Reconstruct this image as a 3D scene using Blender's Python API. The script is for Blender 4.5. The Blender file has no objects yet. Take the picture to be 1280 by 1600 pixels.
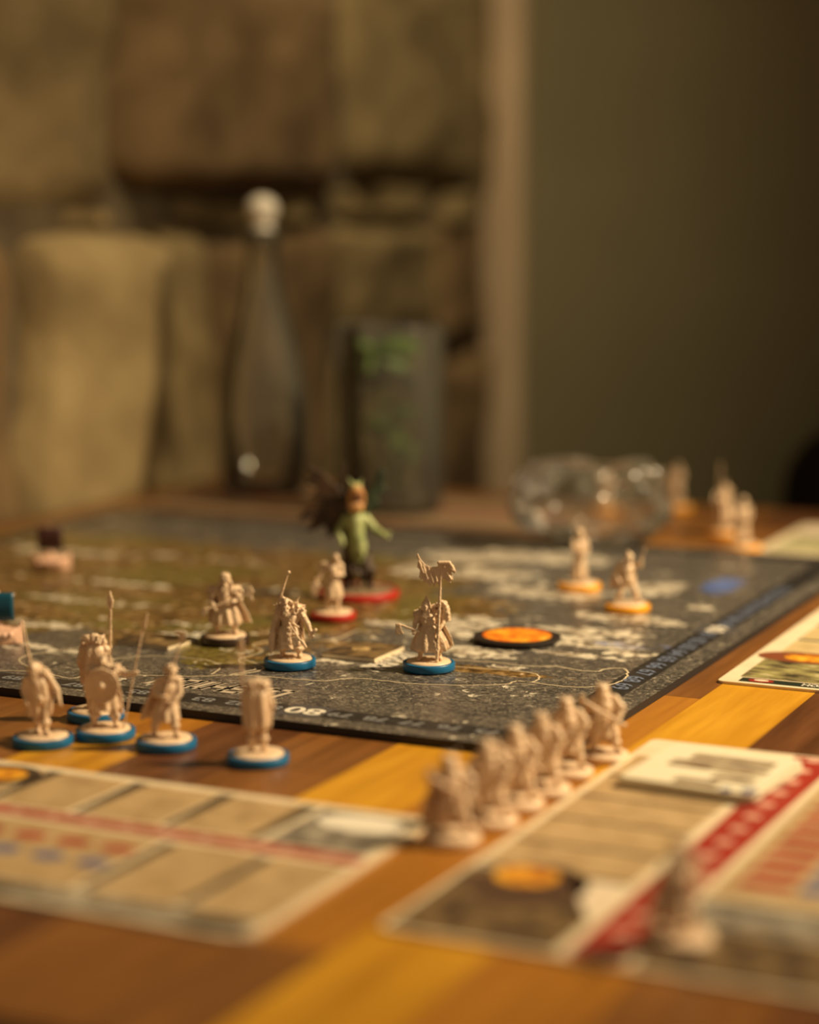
import bpy, bmesh, math, random
import numpy as np
from mathutils import Vector, Matrix, noise
C = bpy.context.scene.collection
S = bpy.context.scene
PI = math.pi
# ---------------------------------------------------------------- camera, world, lamps, exposure
TOP = 0.75                      # table top height
ANG = math.radians(25.4135)     # how far the camera is turned from the table's long joints
PITCH = math.radians(7.9696)
FPX = 3200.0
CAM = Vector((0.2599, -0.6755, TOP + 0.1925))
cd = bpy.data.cameras.new('camera'); cam = bpy.data.objects.new('camera', cd); C.objects.link(cam)
cam.location = CAM
cam.rotation_euler = (PI / 2 - PITCH, 0, ANG)
cd.sensor_fit = 'HORIZONTAL'; cd.sensor_width = 36.0; cd.lens = 36.0 * FPX / 1280.0
cd.clip_start = 0.02; cd.clip_end = 30
cd.dof.use_dof = True; cd.dof.focus_distance = 0.846; cd.dof.aperture_fstop = 4.3
S.camera = cam
W = bpy.data.worlds.new('room_air'); S.world = W; W.use_nodes = True
bg = W.node_tree.nodes['Background']; bg.inputs[0].default_value = (1.0, 0.74, 0.46, 1); bg.inputs[1].default_value = 0.19
RIGHT = Vector((math.cos(ANG), math.sin(ANG), 0)); FWD = Vector((-math.sin(ANG), math.cos(ANG), 0))
def cw(x, d, z):                # x metres right and d metres ahead of the camera -> world
    v = CAM + RIGHT * x + FWD * d; return Vector((v.x, v.y, z))
def lamp(name, kind, loc, aim, power, col, size, cone=None, blend=0.5, spread=None):
    d = bpy.data.lights.new(name, kind); o = bpy.data.objects.new(name, d); C.objects.link(o)
    o.location = loc; o.rotation_euler = (Vector(aim) - Vector(loc)).to_track_quat('-Z', 'Y').to_euler()
    d.energy = power; d.color = col
    if kind == 'SPOT': d.shadow_soft_size = size; d.spot_size = math.radians(cone); d.spot_blend = blend
    if kind == 'AREA':
        d.shape = 'DISK'; d.size = size
        if spread: d.spread = math.radians(spread)
    return o
lamp('pendant_lamp', 'SPOT', cw(0.93, 0.80, 1.66), cw(0.03, 0.92, TOP), 139, (1.0, 0.76, 0.44), 0.045, 62, 1.0)
lamp('wall_fill', 'SPOT', cw(0.25, 1.05, 2.15), cw(-0.20, 1.92, 1.02), 60, (1.0, 0.78, 0.46), 0.06, 50, 1.0)  # unseen spot added to brighten the stone wall, fading towards the right
S.view_settings.view_transform = 'Standard'; S.view_settings.look = 'None'
S.view_settings.exposure = 0.0; S.view_settings.gamma = 1.0; S.view_settings.use_curve_mapping = False
try: S.cycles.use_denoising = True; S.cycles.max_bounces = 10; S.cycles.transparent_max_bounces = 16; S.cycles.sample_clamp_indirect = 4; S.cycles.caustics_refractive = False; S.cycles.caustics_reflective = False
except Exception: pass

def ray(px, py):
    x = (px - 640) / FPX; y = (py - 800) / FPX; c, s = math.cos(PITCH), math.sin(PITCH)
    return RIGHT * x + FWD * (c - y * s) + Vector((0, 0, -s - y * c))
def at(px, py, z=0.0):          # the point of the table top (or z above it) seen at a pixel of the photograph
    d = ray(px, py); t = (TOP + z - CAM.z) / d.z; p = CAM + d * t
    return p.x, p.y
# ---------------------------------------------------------------- materials
MATS = {}
def mat(name, col=(.5, .5, .5), rough=.5, **k):
    if name in MATS: return MATS[name]
    m = bpy.data.materials.new(name); m.use_nodes = True; MATS[name] = m
    n = m.node_tree.nodes; l = m.node_tree.links; b = n['Principled BSDF']
    b.inputs['Base Color'].default_value = (*col, 1); b.inputs['Roughness'].default_value = rough
    for a, v in k.items():
        key = {'trans': 'Transmission Weight', 'ior': 'IOR', 'metal': 'Metallic', 'spec': 'Specular IOR Level', 'coat': 'Coat Weight', 'sss': 'Subsurface Weight', 'alpha': 'Alpha'}.get(a)
        if key: b.inputs[key].default_value = v
    if 'sss' in k: b.inputs['Subsurface Radius'].default_value = (1, .5, .3); b.inputs['Subsurface Scale'].default_value = .0015
    return m
def nd(m, t, **k):
    x = m.node_tree.nodes.new(t)
    for a, v in k.items():
        if a in x.inputs: x.inputs[a].default_value = v
        else: setattr(x, a, v)
    return x
def lk(m, a, b): m.node_tree.links.new(a, b)
def coords(m, scale=(1, 1, 1), kind='Object', rnd=0.0):
    tc = nd(m, 'ShaderNodeTexCoord'); mp = nd(m, 'ShaderNodeMapping'); mp.inputs['Scale'].default_value = scale
    lk(m, tc.outputs[kind], mp.inputs[0])
    if rnd:
        oi = nd(m, 'ShaderNodeObjectInfo'); mu = nd(m, 'ShaderNodeMath', operation='MULTIPLY'); mu.inputs[1].default_value = rnd
        lk(m, oi.outputs['Random'], mu.inputs[0]); cb = nd(m, 'ShaderNodeCombineXYZ'); lk(m, mu.outputs[0], cb.inputs[0]); lk(m, mu.outputs[0], cb.inputs[1])
        lk(m, cb.outputs[0], mp.inputs[1])
    return mp.outputs[0]
def ramp(m, fac, stops):
    r = nd(m, 'ShaderNodeValToRGB'); e = r.color_ramp.elements
    while len(e) < len(stops): e.new(.5)
    for i, (p, c) in enumerate(stops): e[i].position = p; e[i].color = (*c, 1)
    lk(m, fac, r.inputs[0]); return r.outputs[0]
def bump(m, h, strength, dist):
    b = nd(m, 'ShaderNodeBump'); b.inputs['Strength'].default_value = strength; b.inputs['Distance'].default_value = dist
    lk(m, h, b.inputs['Height']); lk(m, b.outputs[0], m.node_tree.nodes['Principled BSDF'].inputs['Normal'])
def noisy(name, stops, scale, rough=.5, stretch=(1, 1, 1), detail=6, bmp=0, bd=.001, rnd=0, **k):
    if name in MATS: return MATS[name]
    m = mat(name, rough=rough, **k)
    nz = nd(m, 'ShaderNodeTexNoise'); nz.inputs['Scale'].default_value = scale; nz.inputs['Detail'].default_value = detail
    lk(m, coords(m, stretch, rnd=rnd), nz.inputs['Vector'])
    lk(m, ramp(m, nz.outputs[0], stops), m.node_tree.nodes['Principled BSDF'].inputs['Base Color'])
    if bmp: bump(m, nz.outputs[0], bmp, bd)
    return m
def wood(name, dark, mid, light):
    return noisy(name, [(.25, dark), (.5, mid), (.75, light)], 34, rough=.32, stretch=(3.6, .30, 1), detail=10, bmp=.12, bd=.0006, rnd=7)
WOODS = {
 'dark': wood('walnut_wood', (.070, .026, .010), (.125, .048, .018), (.18, .072, .028)),
 'brown': wood('brown_wood', (.13, .052, .014), (.21, .085, .022), (.29, .125, .032)),
 'mid': wood('russet_wood', (.27, .105, .014), (.38, .155, .020), (.48, .21, .028)),
 'gold': wood('golden_wood', (.38, .165, .012), (.54, .26, .018), (.68, .36, .030))}
PL = noisy('beige_plastic', [(.3, (.66, .49, .335)), (.7, (.76, .575, .40))], 300, rough=.42, bmp=.25, bd=.0002)
RINGS = {'blue': mat('blue_plastic', (.005, .125, .30), .38), 'red': mat('red_plastic', (.42, .022, .012), .38),
         'yellow': mat('orange_plastic', (.92, .40, .008), .4), 'dark': mat('dark_brown_plastic', (.035, .018, .012), .4)}
CREAM = noisy('cream_card', [(.3, (.66, .55, .38)), (.7, (.78, .67, .48))], 60, rough=.5)
PARCH = noisy('parchment_print', [(.3, (.33, .22, .11)), (.5, (.43, .30, .155)), (.75, (.51, .365, .20))], 90, rough=.48)
PARCHD = noisy('dark_parchment_print', [(.3, (.12, .08, .045)), (.7, (.26, .18, .10))], 150, rough=.5)
INK = mat('dark_ink', (.05, .035, .022), .5)
REDP = noisy('red_print', [(.3, (.26, .020, .010)), (.7, (.36, .032, .016))], 120, rough=.45)
PALE = mat('pale_print', (.72, .60, .46), .5)
PIP = mat('faded_pink_print', (.60, .33, .25), .5)
BLUEP = mat('slate_blue_print', (.11, .13, .24), .5)
GREYP = noisy('grey_art_print', [(.3, (.07, .06, .05)), (.5, (.22, .19, .15)), (.7, (.42, .38, .30))], 130, rough=.45)
ARTP = noisy('dark_art_print', [(.35, (.035, .022, .014)), (.5, (.12, .075, .035)), (.62, (.22, .14, .06)), (.75, (.10, .09, .05))], 110, rough=.45)
GOLDP = noisy('gold_print', [(.35, (.35, .10, .012)), (.55, (.75, .34, .02)), (.7, (.85, .50, .05))], 180, rough=.45)
WHITEP = mat('white_print', (.75, .70, .60), .5)
# ---------------------------------------------------------------- mesh helpers
def link(o, parent=None):
    C.objects.link(o)
    if parent is not None: o.parent = parent
    return o
def tag(o, label=None, cat=None, group=None, kind=None):
    if label: o['label'] = label
    if cat: o['category'] = cat
    if group: o['group'] = group
    if kind: o['kind'] = kind
    return o
def empty(name, loc, rz=0, label=None, cat=None, group=None):
    o = bpy.data.objects.new(name, None); o.empty_display_size = .01; link(o); o.location = loc; o.rotation_euler = (0, 0, rz)
    return tag(o, label, cat, group)
def mo(name, me, m, parent=None, smooth=False):
    if m is not None and not me.materials: me.materials.append(m)
    if smooth:
        me.polygons.foreach_set('use_smooth', [True] * len(me.polygons))
    return link(bpy.data.objects.new(name, me), parent)
def bmo(name, bm, m, parent=None, smooth=False, sc=1.0):
    if sc != 1.0: bmesh.ops.scale(bm, vec=(sc,) * 3, verts=bm.verts)
    bmesh.ops.recalc_face_normals(bm, faces=bm.faces)
    me = bpy.data.meshes.new(name); bm.to_mesh(me); bm.free()
    return mo(name, me, m, parent, smooth)
def box(bm, x0, x1, y0, y1, z0, z1, bev=0):
    r = bmesh.ops.create_cube(bm, size=1)
    vs = r['verts']
    for v in vs: v.co = Vector((x0 + (v.co.x + .5) * (x1 - x0), y0 + (v.co.y + .5) * (y1 - y0), z0 + (v.co.z + .5) * (z1 - z0)))
    if bev:
        es = list({e for v in vs for e in v.link_edges}); bmesh.ops.bevel(bm, geom=es, offset=bev, segments=1, affect='EDGES')
def rings(bm, rs, cap=True):    # loft through rings of points
    vs = [[bm.verts.new(p) for p in r] for r in rs]; n = len(rs[0])
    for a, b in zip(vs, vs[1:]):
        for i in range(n): bm.faces.new((a[i], a[(i + 1) % n], b[(i + 1) % n], b[i]))
    if cap: bm.faces.new(vs[0][::-1]); bm.faces.new(vs[-1])
def lathe(bm, prof, n=48, c=(0, 0, 0), cap=True):
    rings(bm, [[(c[0] + r * math.cos(2 * PI * i / n), c[1] + r * math.sin(2 * PI * i / n), c[2] + z) for i in range(n)] for r, z in prof], cap)
def frame(p, q):
    p, q = Vector(p), Vector(q); d = (q - p); L = d.length; d = d / L if L > 1e-6 else Vector((0, 0, 1))
    a = Vector((1, 0, 0)) if abs(d.x) < .9 else Vector((0, 1, 0)); u = d.cross(a).normalized(); return p, q, d, u, d.cross(u), L
def cap(bm, p, q, r1, r2=None, n=10, fl=1.0):   # tapered capsule, fl flattens one side
    r2 = r1 if r2 is None else r2; p, q, d, u, w, L = frame(p, q); rs = []
    for k in range(1, 5):
        a = PI / 2 * k / 4; rs.append((p - d * r1 * math.cos(a), r1 * math.sin(a)))
    for k in range(0, 4):
        a = PI / 2 * k / 4; rs.append((q + d * r2 * math.sin(a), r2 * math.cos(a)))
    rings(bm, [[c + (u * math.cos(2 * PI * i / n) * fl + w * math.sin(2 * PI * i / n)) * r for i in range(n)] for c, r in rs])
def cone(bm, p, q, r1, r2=.08, n=7):
    p, q, d, u, w, L = frame(p, q)
    rings(bm, [[c + (u * math.cos(2 * PI * i / n) + w * math.sin(2 * PI * i / n)) * r for i in range(n)] for c, r in ((p, r1), (q, r2))])
def ball(bm, c, r, sub=2):
    if not hasattr(r, '__len__'): r = (r, r, r)
    v = bmesh.ops.create_icosphere(bm, subdivisions=sub, radius=1)['verts']
    for x in v: x.co = Vector((c[0] + x.co.x * r[0], c[1] + x.co.y * r[1], c[2] + x.co.z * r[2]))
def slab(bm, pts, y0, y1):      # closed prism from an outline in x,z
    a = [bm.verts.new((x, y0, z)) for x, z in pts]; b = [bm.verts.new((x, y1, z)) for x, z in pts]; n = len(pts)
    bm.faces.new(a); bm.faces.new(b[::-1])
    for i in range(n): bm.faces.new((a[i], b[i], b[(i + 1) % n], a[(i + 1) % n]))
    bmesh.ops.triangulate(bm, faces=[f for f in bm.faces if len(f.verts) > 4])
def skirt(bm, levels, folds=9, ph=0.0, n=44):   # levels: (z, cx, cy, rx, ry, fold depth)
    rings(bm, [[(cx + rx * math.cos(a) * (1 + f * math.sin(folds * a + ph + z * .12)), cy + ry * math.sin(a) * (1 + f * math.sin(folds * a + ph + z * .12)), z)
          for a in [2 * PI * i / n for i in range(n)]] for z, cx, cy, rx, ry, f in levels])
RND = random.Random(5)
def fur(bm, c, r, n, length, down=.4, size=.75, zmin=-1):
    for _ in range(n):
        a = RND.uniform(0, 2 * PI); t = RND.uniform(zmin, 1); q = math.sqrt(max(0, 1 - t * t))
        d = Vector((q * math.cos(a), q * math.sin(a), t)); p = Vector((c[0] + d.x * r[0] * .8, c[1] + d.y * r[1] * .8, c[2] + d.z * r[2] * .8))
        e = p + (d + Vector((RND.uniform(-.3, .3), RND.uniform(-.3, .3), -down))).normalized() * length * RND.uniform(.7, 1.25)
        cone(bm, p, e, size, .15, 6)
def sculpt(name, build, vox=.27, rough=.06, seed=0):
    """closed overlapping volumes, in millimetres, fused into one continuous surface; result in metres"""
    bm = bmesh.new(); build(bm); bmesh.ops.recalc_face_normals(bm, faces=bm.faces)
    me = bpy.data.meshes.new(name); bm.to_mesh(me); bm.free()
    o = bpy.data.objects.new(name, me); C.objects.link(o)
    md = o.modifiers.new('r', 'REMESH'); md.mode = 'VOXEL'; md.voxel_size = vox; md.adaptivity = 0
    sm = o.modifiers.new('s', 'SMOOTH'); sm.factor = .5; sm.iterations = 2
    dg = bpy.context.evaluated_depsgraph_get(); out = bpy.data.meshes.new_from_object(o.evaluated_get(dg))
    bpy.data.objects.remove(o); bpy.data.meshes.remove(me)
    n = len(out.vertices); co = np.empty(n * 3); out.vertices.foreach_get('co', co); nr = np.empty(n * 3); out.vertices.foreach_get('normal', nr)
    co = co.reshape(-1, 3); nr = nr.reshape(-1, 3); x, y, z = co.T
    w = np.sin(x * 2.3 + 1.7 * np.sin(z * 1.1 + seed)) * np.sin(z * 1.6 + 1.3 * np.sin(x * 1.9)) + .6 * np.sin(x * 4.1 + z * 1.3 + seed) * np.sin(y * 3.7 + z * 2.9)
    if 'banner' in name or 'axe' in name: rough *= .3
    if any(q in name for q in ('fur', 'pelt', 'hair', 'mantle')): rough *= 2.0
    w += .7 * np.sin(x * 6.3 + 2 * np.sin(y * 4 + z * 1.2)) * np.sin(z * 5.1 + seed + 1.5 * np.sin(x * 3.1))
    co = (co + nr * (w * rough * 1.3)[:, None]) * .001
    out.vertices.foreach_set('co', co.ravel()); out.name = name; out.materials.clear(); out.update()
    out.polygons.foreach_set('use_smooth', [True] * len(out.polygons))
    return out
# ---------------------------------------------------------------- the setting
bm = bmesh.new(); box(bm, -.64, 2.6, -2.2, 1.5, -.05, 0)
tag(bmo('floor', bm, noisy('floor_boards', [(.3, (.03, .015, .008)), (.7, (.07, .035, .018))], 8, rough=.6, stretch=(6, .5, 1))), kind='structure')
WX = -.566                      # face of the stone wall
STONE = []
for i, (a, b, c) in enumerate([((.15, .11, .050), (.25, .185, .085), (.34, .26, .12)), ((.105, .062, .028), (.17, .108, .048), (.24, .155, .07)),
                            ((.20, .145, .068), (.31, .23, .11), (.40, .305, .15)), ((.13, .095, .045), (.22, .16, .075), (.29, .22, .105))]):
    STONE.append(noisy('wall_stone_%s' % 'abcd'[i], [(.3, a), (.5, b), (.72, c)], 14, rough=.95, detail=9, bmp=.8, bd=.008, rnd=3))
MORTAR = noisy('mortar', [(.3, (.07, .052, .03)), (.7, (.17, .13, .075))], 30, rough=1, bmp=.8, bd=.006)
bm = bmesh.new(); bmesh.ops.create_grid(bm, x_segments=60, y_segments=60, size=1)
for v in bm.verts:
    Y = -.6 + (v.co.x + 1) * .99; Z = (v.co.y + 1) * 1.25
    v.co = Vector((WX - .020 + .012 * noise.noise(Vector((Y * 14, Z * 14, 3))), Y, Z))
wall = tag(bmo('wall_left', bm, MORTAR, None, True), kind='structure')
def wy(px):                     # where the column px of the photograph meets the wall
    d = ray(px, 500); t = (WX - CAM.x) / d.x; return (CAM + d * t).y
def wz(px, py):
    d = ray(px, py); t = (WX - CAM.x) / d.x; return (CAM + d * t).z
def stone(y0, y1, z0, z1, m, proud=.0, seed=0, skew=0.0):
    bm = bmesh.new(); N = 18; pts = {}
    for i in range(N + 1):
        for j in range(N + 1):
            u, v = i / N, j / N; e = min(u, 1 - u, v, 1 - v)
            Y = y0 + (y1 - y0) * u + skew * (v - .5); Z = z0 + (z1 - z0) * v
            nz = noise.fractal(Vector((Y * 7 + seed, Z * 7, seed * 3.1)), 1, 2, 5)
            fine = noise.fractal(Vector((Y * 28, Z * 28 + seed, 5)), 1, 2, 3)
            k = min(1, e / .11); rim = math.sqrt(max(0, 1 - (1 - k) ** 2))
            X = WX - .030 + (.024 + proud) * rim + nz * .010 * rim + fine * .004
            wob = noise.noise(Vector((Y * 11, Z * 11, seed))) * .013
            cu = 1 - abs(2 * u - 1); cv = 1 - abs(2 * v - 1)
            pts[i, j] = bm.verts.new((X, Y + wob - math.copysign(max(0, .12 - cv) * (y1 - y0) * .35, u - .5), Z + wob * .8 - math.copysign(max(0, .12 - cu) * (z1 - z0) * .35, v - .5)))
    for i in range(N):
        for j in range(N): bm.faces.new((pts[i, j], pts[i + 1, j], pts[i + 1, j + 1], pts[i, j + 1]))
    ed = [pts[i, 0] for i in range(N + 1)] + [pts[N, j] for j in range(1, N + 1)] + [pts[i, N] for i in range(N - 1, -1, -1)] + [pts[0, j] for j in range(N - 1, 0, -1)]
    bk = [bm.verts.new((WX - .06, v.co.y, v.co.z)) for v in ed]
    for i in range(len(ed)): bm.faces.new((ed[i], bk[i], bk[(i + 1) % len(ed)], ed[(i + 1) % len(ed)]))
    bmo('stone', bm, m, wall, True)
# stones in view: (left px, right px, top px, bottom px, tone, proud, skew); heights are taken at the middle column
VIEW = [(-150, 207, -330, 330, 3, .004, .0), (218, 545, -60, 303, 1, .012, .01), (238, 420, -330, -75, 0, .0, 0), (432, 720, -300, -70, 1, .004, 0), (556, 752, -60, 288, 0, .006, -.01),
        (-230, 42, 362, 900, 1, .0, 0), (52, 262, 360, 900, 2, .014, .01), (272, 340, 352, 860, 0, .006, -.012), (350, 536, 352, 840, 1, .0, .0),
        (545, 700, 345, 530, 0, .004, .0), (545, 690, 545, 840, 3, .0, 0), (700, 772, 350, 535, 1, .0, 0), (698, 772, 552, 840, 1, .004, 0),
        (300, 520, 306, 346, 0, -.004, 0), (540, 690, 294, 341, 0, -.004, 0), (120, 205, 334, 358, 2, -.008, 0), (760, 792, -300, 330, 3, .0, 0), (720, 756, 295, 340, 0, .0, 0)]
for i, (a, b, t, u, tone, pr, sk) in enumerate(VIEW):
    mid = (a + b) / 2; stone(wy(a), wy(b), wz(mid, u), wz(mid, t), STONE[tone], pr, i * 1.7, sk)
ymin = wy(-150); z = .02; k = 40
zlow = wz(150, 905) - .01
for (za, zb) in ((.02, .22), (.23, .42), (.43, zlow)):
    y = -.55
    while y < 1.30:
        w_ = RND.uniform(.22, .34); y1 = min(y + w_, 1.37); stone(y, y1 - .012, za, zb, STONE[k % 4], 0, k); y = y1; k += 1
for (za, zb) in ((zlow + .01, .93), (.95, 1.27), (1.29, 1.60)):
    y = -.55
    while y < wy(-240):
        y1 = min(y + .25, wy(-240)); stone(y, y1 - .012, za, zb, STONE[k % 4], 0, k); y = y1; k += 1
for (za, zb) in ((1.62, 1.92), (1.94, 2.2), (2.22, 2.49)):
    y = -.55
    while y < 1.30:
        w_ = RND.uniform(.25, .38); y1 = min(y + w_, 1.37); stone(y, y1 - .012, za, zb, STONE[k % 4], 0, k); y = y1; k += 1
y = wy(-150)
while y < 1.3:
    y1 = min(y + .3, 1.37); stone(y, y1 - .012, 1.36, 1.60, STONE[k % 4], 0, k); y = y1; k += 1
BY = wy(782)
PLAST = noisy('olive_plaster', [(.35, (.21, .185, .105)), (.65, (.245, .215, .125))], 5, rough=.9, bmp=.1, bd=.002)
bm = bmesh.new(); box(bm, WX - .03, 2.6, BY + .02, BY + .12, 0, 2.5)
tag(bmo('wall_back', bm, PLAST), kind='structure')
bm = bmesh.new(); box(bm, WX - .03, WX + .020, BY - .004, BY + .021, 0, 2.5, .007)
tag(bmo('trim_1', bm, noisy('corner_bead_paint', [(.3, (.56, .42, .27)), (.7, (.64, .49, .32))], 12, rough=.7)), kind='structure')
# ---------------------------------------------------------------- the table
TX0, TX1, TY0, TY1 = -.5495, .66, -.284, .688
table = empty('dining_table', (0, 0, 0), 0, 'wooden table of mixed walnut, russet and golden strips under the board game', 'table')
SET = {  # (column start): list of (y end, tone)
 .055: [(-.06, 'mid'), (.02, 'brown'), (.40, 'dark'), (1, 'brown')], .015: [(-.17, 'gold'), (-.02, 'mid'), (.20, 'gold'), (.45, 'mid'), (1, 'brown')],
 -.025: [(-.21, 'brown'), (-.03, 'mid'), (.118, 'mid'), (.33, 'brown'), (1, 'brown')], -.065: [(-.19, 'brown'), (-.11, 'mid'), (.05, 'gold'), (.4, 'mid'), (1, 'brown')],
 -.105: [(-.2, 'dark'), (-.05, 'brown'), (.3, 'brown'), (.6, 'mid'), (1, 'dark')], -.145: [(-.22, 'dark'), (.1, 'dark'), (.52, 'mid'), (1, 'brown')],
 -.185: [(-.1, 'brown'), (-.03, 'gold'), (.3, 'mid'), (1, 'mid')], -.225: [(-.12, 'mid'), (.3, 'brown'), (1, 'brown')],
 .095: [(-.1, 'brown'), (.2, 'dark'), (.5, 'brown'), (1, 'mid')], .135: [(-.15, 'dark'), (.2, 'brown'), (1, 'gold')]}
x = .055 - .04 * 16; x = TX0
cols = []
c0 = .055
while c0 - .04 > TX0: c0 -= .04
cols = [TX0] if c0 - TX0 > .004 else []
while c0 < TX1 - .004: cols.append(c0); c0 += .04
for i, a in enumerate(cols):
    b = cols[i + 1] if i + 1 < len(cols) else TX1
    key = next((q for q in SET if abs(q - a) < .003), None)
    if key is not None: runs = SET[key]
    else:
        runs = []; yy = TY0 + RND.uniform(.08, .3)
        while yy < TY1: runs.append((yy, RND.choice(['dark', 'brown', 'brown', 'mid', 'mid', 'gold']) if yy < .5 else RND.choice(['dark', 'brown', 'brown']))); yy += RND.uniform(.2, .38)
        runs.append((1, RND.choice(['brown', 'mid', 'dark'])))
    y = TY0
    for ye, tone in runs:
        ye = min(ye, TY1)
        if ye - y < .005: continue
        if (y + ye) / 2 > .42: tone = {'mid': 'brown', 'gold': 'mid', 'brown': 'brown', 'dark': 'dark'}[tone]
        bm = bmesh.new(); box(bm, a + .00012, b - .00012, y + .00012, ye - .00012, TOP - .028, TOP); bmo('plank', bm, WOODS[tone], table); y = ye
bm = bmesh.new()
for q in ((TX0 + .05, TX1 - .05, TY0 + .05, TY0 + .07), (TX0 + .05, TX1 - .05, TY1 - .07, TY1 - .05), (TX0 + .05, TX0 + .07, TY0 + .07, TY1 - .07), (TX1 - .07, TX1 - .05, TY0 + .07, TY1 - .07)):
    box(bm, *q, TOP - .10, TOP - .0285)
bmo('apron', bm, WOODS['dark'], table)
for lx in (TX0 + .035, TX1 - .095):
    for ly in (TY0 + .035, TY1 - .095):
        bm = bmesh.new(); rings(bm, [[(lx + .03 + sx * w, ly + .03 + sy * w, z) for sx, sy in ((-1, -1), (1, -1), (1, 1), (-1, 1))] for w, z in ((.02, 0), (.03, TOP - .029))])
        bmo('leg', bm, WOODS['dark'], table)
# dark chair beyond the table
LEATHER = mat('black_leather', (.008, .006, .006), .5)
e = cw(.308, 1.66, 0)
chair = empty('dining_chair', (e.x + .21, e.y, 0), 0, 'black round-cornered chair back just beyond the far edge of the table', 'chair')
def rrect(w, h, r, n=6):
    o = []
    for cx, cz, a0 in ((w / 2 - r, h - r, 0), (-w / 2 + r, h - r, PI / 2), (-w / 2 + r, r, PI), (w / 2 - r, r, 1.5 * PI)):
        for k in range(n + 1): a = a0 + PI / 2 * k / n; o.append((cx + r * math.cos(a), cz + r * math.sin(a)))
    return o
bm = bmesh.new(); slab(bm, [(x, z + .50) for x, z in rrect(.42, .287, .06)], -.02, .025); bmesh.ops.bevel(bm, geom=[e_ for e_ in bm.edges if abs(e_.calc_face_angle(0)) > 1.2], offset=.008, segments=2, affect='EDGES')
bmo('backrest', bm, LEATHER, chair, True)
bm = bmesh.new(); box(bm, -.21, .21, -.44, -.03, .40, .47, .02); bmo('seat', bm, LEATHER, chair)
for sx in (-.18, .18):
    bm = bmesh.new(); cap(bm, (sx, 0.0, .012), (sx, .0, .56), .012, .014); bmo('leg', bm, LEATHER, chair, True)
    bm = bmesh.new(); cap(bm, (sx, -.40, .012), (sx, -.39, .40), .012, .014); bmo('leg', bm, LEATHER, chair, True)
# ---------------------------------------------------------------- the game board
BX0, BY1, BT = -.505, .480, .0034
M = mat('board_art', rough=.30); MT = M.node_tree
B = MT.nodes['Principled BSDF']
def nz(sc, det, stretch=(1, 1, 1), w=0.0):
    t = nd(M, 'ShaderNodeTexNoise'); t.inputs['Scale'].default_value = sc; t.inputs['Detail'].default_value = det; t.inputs['Distortion'].default_value = w
    lk(M, coords(M, stretch), t.inputs['Vector']); return t.outputs[0]
def mix(f, a, b):
    x = nd(M, 'ShaderNodeMix', data_type='RGBA'); lk(M, f, x.inputs[0]); lk(M, a, x.inputs[6]); lk(M, b, x.inputs[7]); return x.outputs[2]
def mth(op, a, b=None, clamp=False):
    x = nd(M, 'ShaderNodeMath', operation=op, use_clamp=clamp)
    for i, v in enumerate((a, b)):
        if v is None: continue
        if isinstance(v, (int, float)): x.inputs[i].default_value = v
        else: lk(M, v, x.inputs[i])
    return x.outputs[0]
at_ = nd(M, 'ShaderNodeVertexColor'); at_.layer_name = 'regions'
sp = nd(M, 'ShaderNodeSeparateColor'); lk(M, at_.outputs[0], sp.inputs[0])
n1, n2, n3 = nz(55, 8, w=.6), nz(420, 6, w=1.5), nz(150, 8, w=1.0)
sea = ramp(M, n2, [(.30, (.010, .010, .012)), (.45, (.050, .046, .044)), (.55, (.13, .115, .10)), (.67, (.38, .33, .26))])
sea2 = ramp(M, n1, [(.3, (.020, .022, .032)), (.6, (.105, .094, .085))]); sea = mix(mth('MULTIPLY', n3, .62), sea, sea2)
land = ramp(M, n3, [(.32, (.016, .010, .005)), (.44, (.085, .045, .014)), (.54, (.20, .115, .034)), (.62, (.27, .165, .06)), (.72, (.48, .34, .18))])
n4 = nz(16, 3, w=.8); n5 = nz(340, 5, w=1.2)
land2 = ramp(M, n5, [(.36, (.030, .024, .010)), (.5, (.13, .115, .022)), (.62, (.24, .20, .05))]); land = mix(ramp(M, n4, [(.50, (0, 0, 0)), (.60, (.75, .75, .75))]), land, land2)
snow = ramp(M, n3, [(.34, (.10, .075, .05)), (.46, (.34, .28, .21)), (.58, (.74, .68, .56))])
def hard(ch, k=.45, sharp=5, rag=1.1):   # mask pushed about by noise so its border is ragged
    a = mth('ADD', ch, mth('MULTIPLY', mth('SUBTRACT', n1, .5), 1.5)); a = mth('ADD', a, mth('MULTIPLY', mth('SUBTRACT', n3, .5), rag)); return mth('MULTIPLY', mth('SUBTRACT', a, k), sharp, True)
col = mix(hard(sp.outputs[0]), sea, land); col = mix(hard(sp.outputs[1], .5, 4, 3.0), col, snow)
blu = ramp(M, n1, [(.3, (.03, .06, .22)), (.7, (.12, .20, .50))]); col = mix(hard(sp.outputs[2], .6, 3), col, blu)
lk(M, col, B.inputs['Base Color'])
bump(M, n3, .15, .0004)
NX, NY = 230, 220
xs = np.linspace(BX0, 0, NX); ys = np.linspace(0, BY1, NY); GX, GY = np.meshgrid(xs, ys, indexing='ij')
def blob(px, py, rx, ry, soft=.4):   # ellipse about the map place seen at a pixel
    cx, cy = at(px, py); d = np.sqrt(((GX - cx) / rx) ** 2 + ((GY - cy) / ry) ** 2); return np.clip((1 + soft - d) / (2 * soft), 0, 1)
Lm = np.zeros_like(GX); Sm = Lm.copy(); Bm = Lm.copy()
def coast(x): return .083 + .016 * np.sin(x * 40) - .010 * np.sin(x * 95 + 1)
Lm = np.clip((GY - coast(GX)) * 60, 0, 1) * np.clip((-.145 - GX) * 22, 0, 1) * np.clip((.40 - GY) * 18, 0, 1)
Lm = np.maximum(Lm, blob(720, 1056, .045, .007)); Lm = np.maximum(Lm, blob(300, 940, .08, .06))
Lm = np.maximum(Lm, blob(640, 960, .05, .045))
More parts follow.
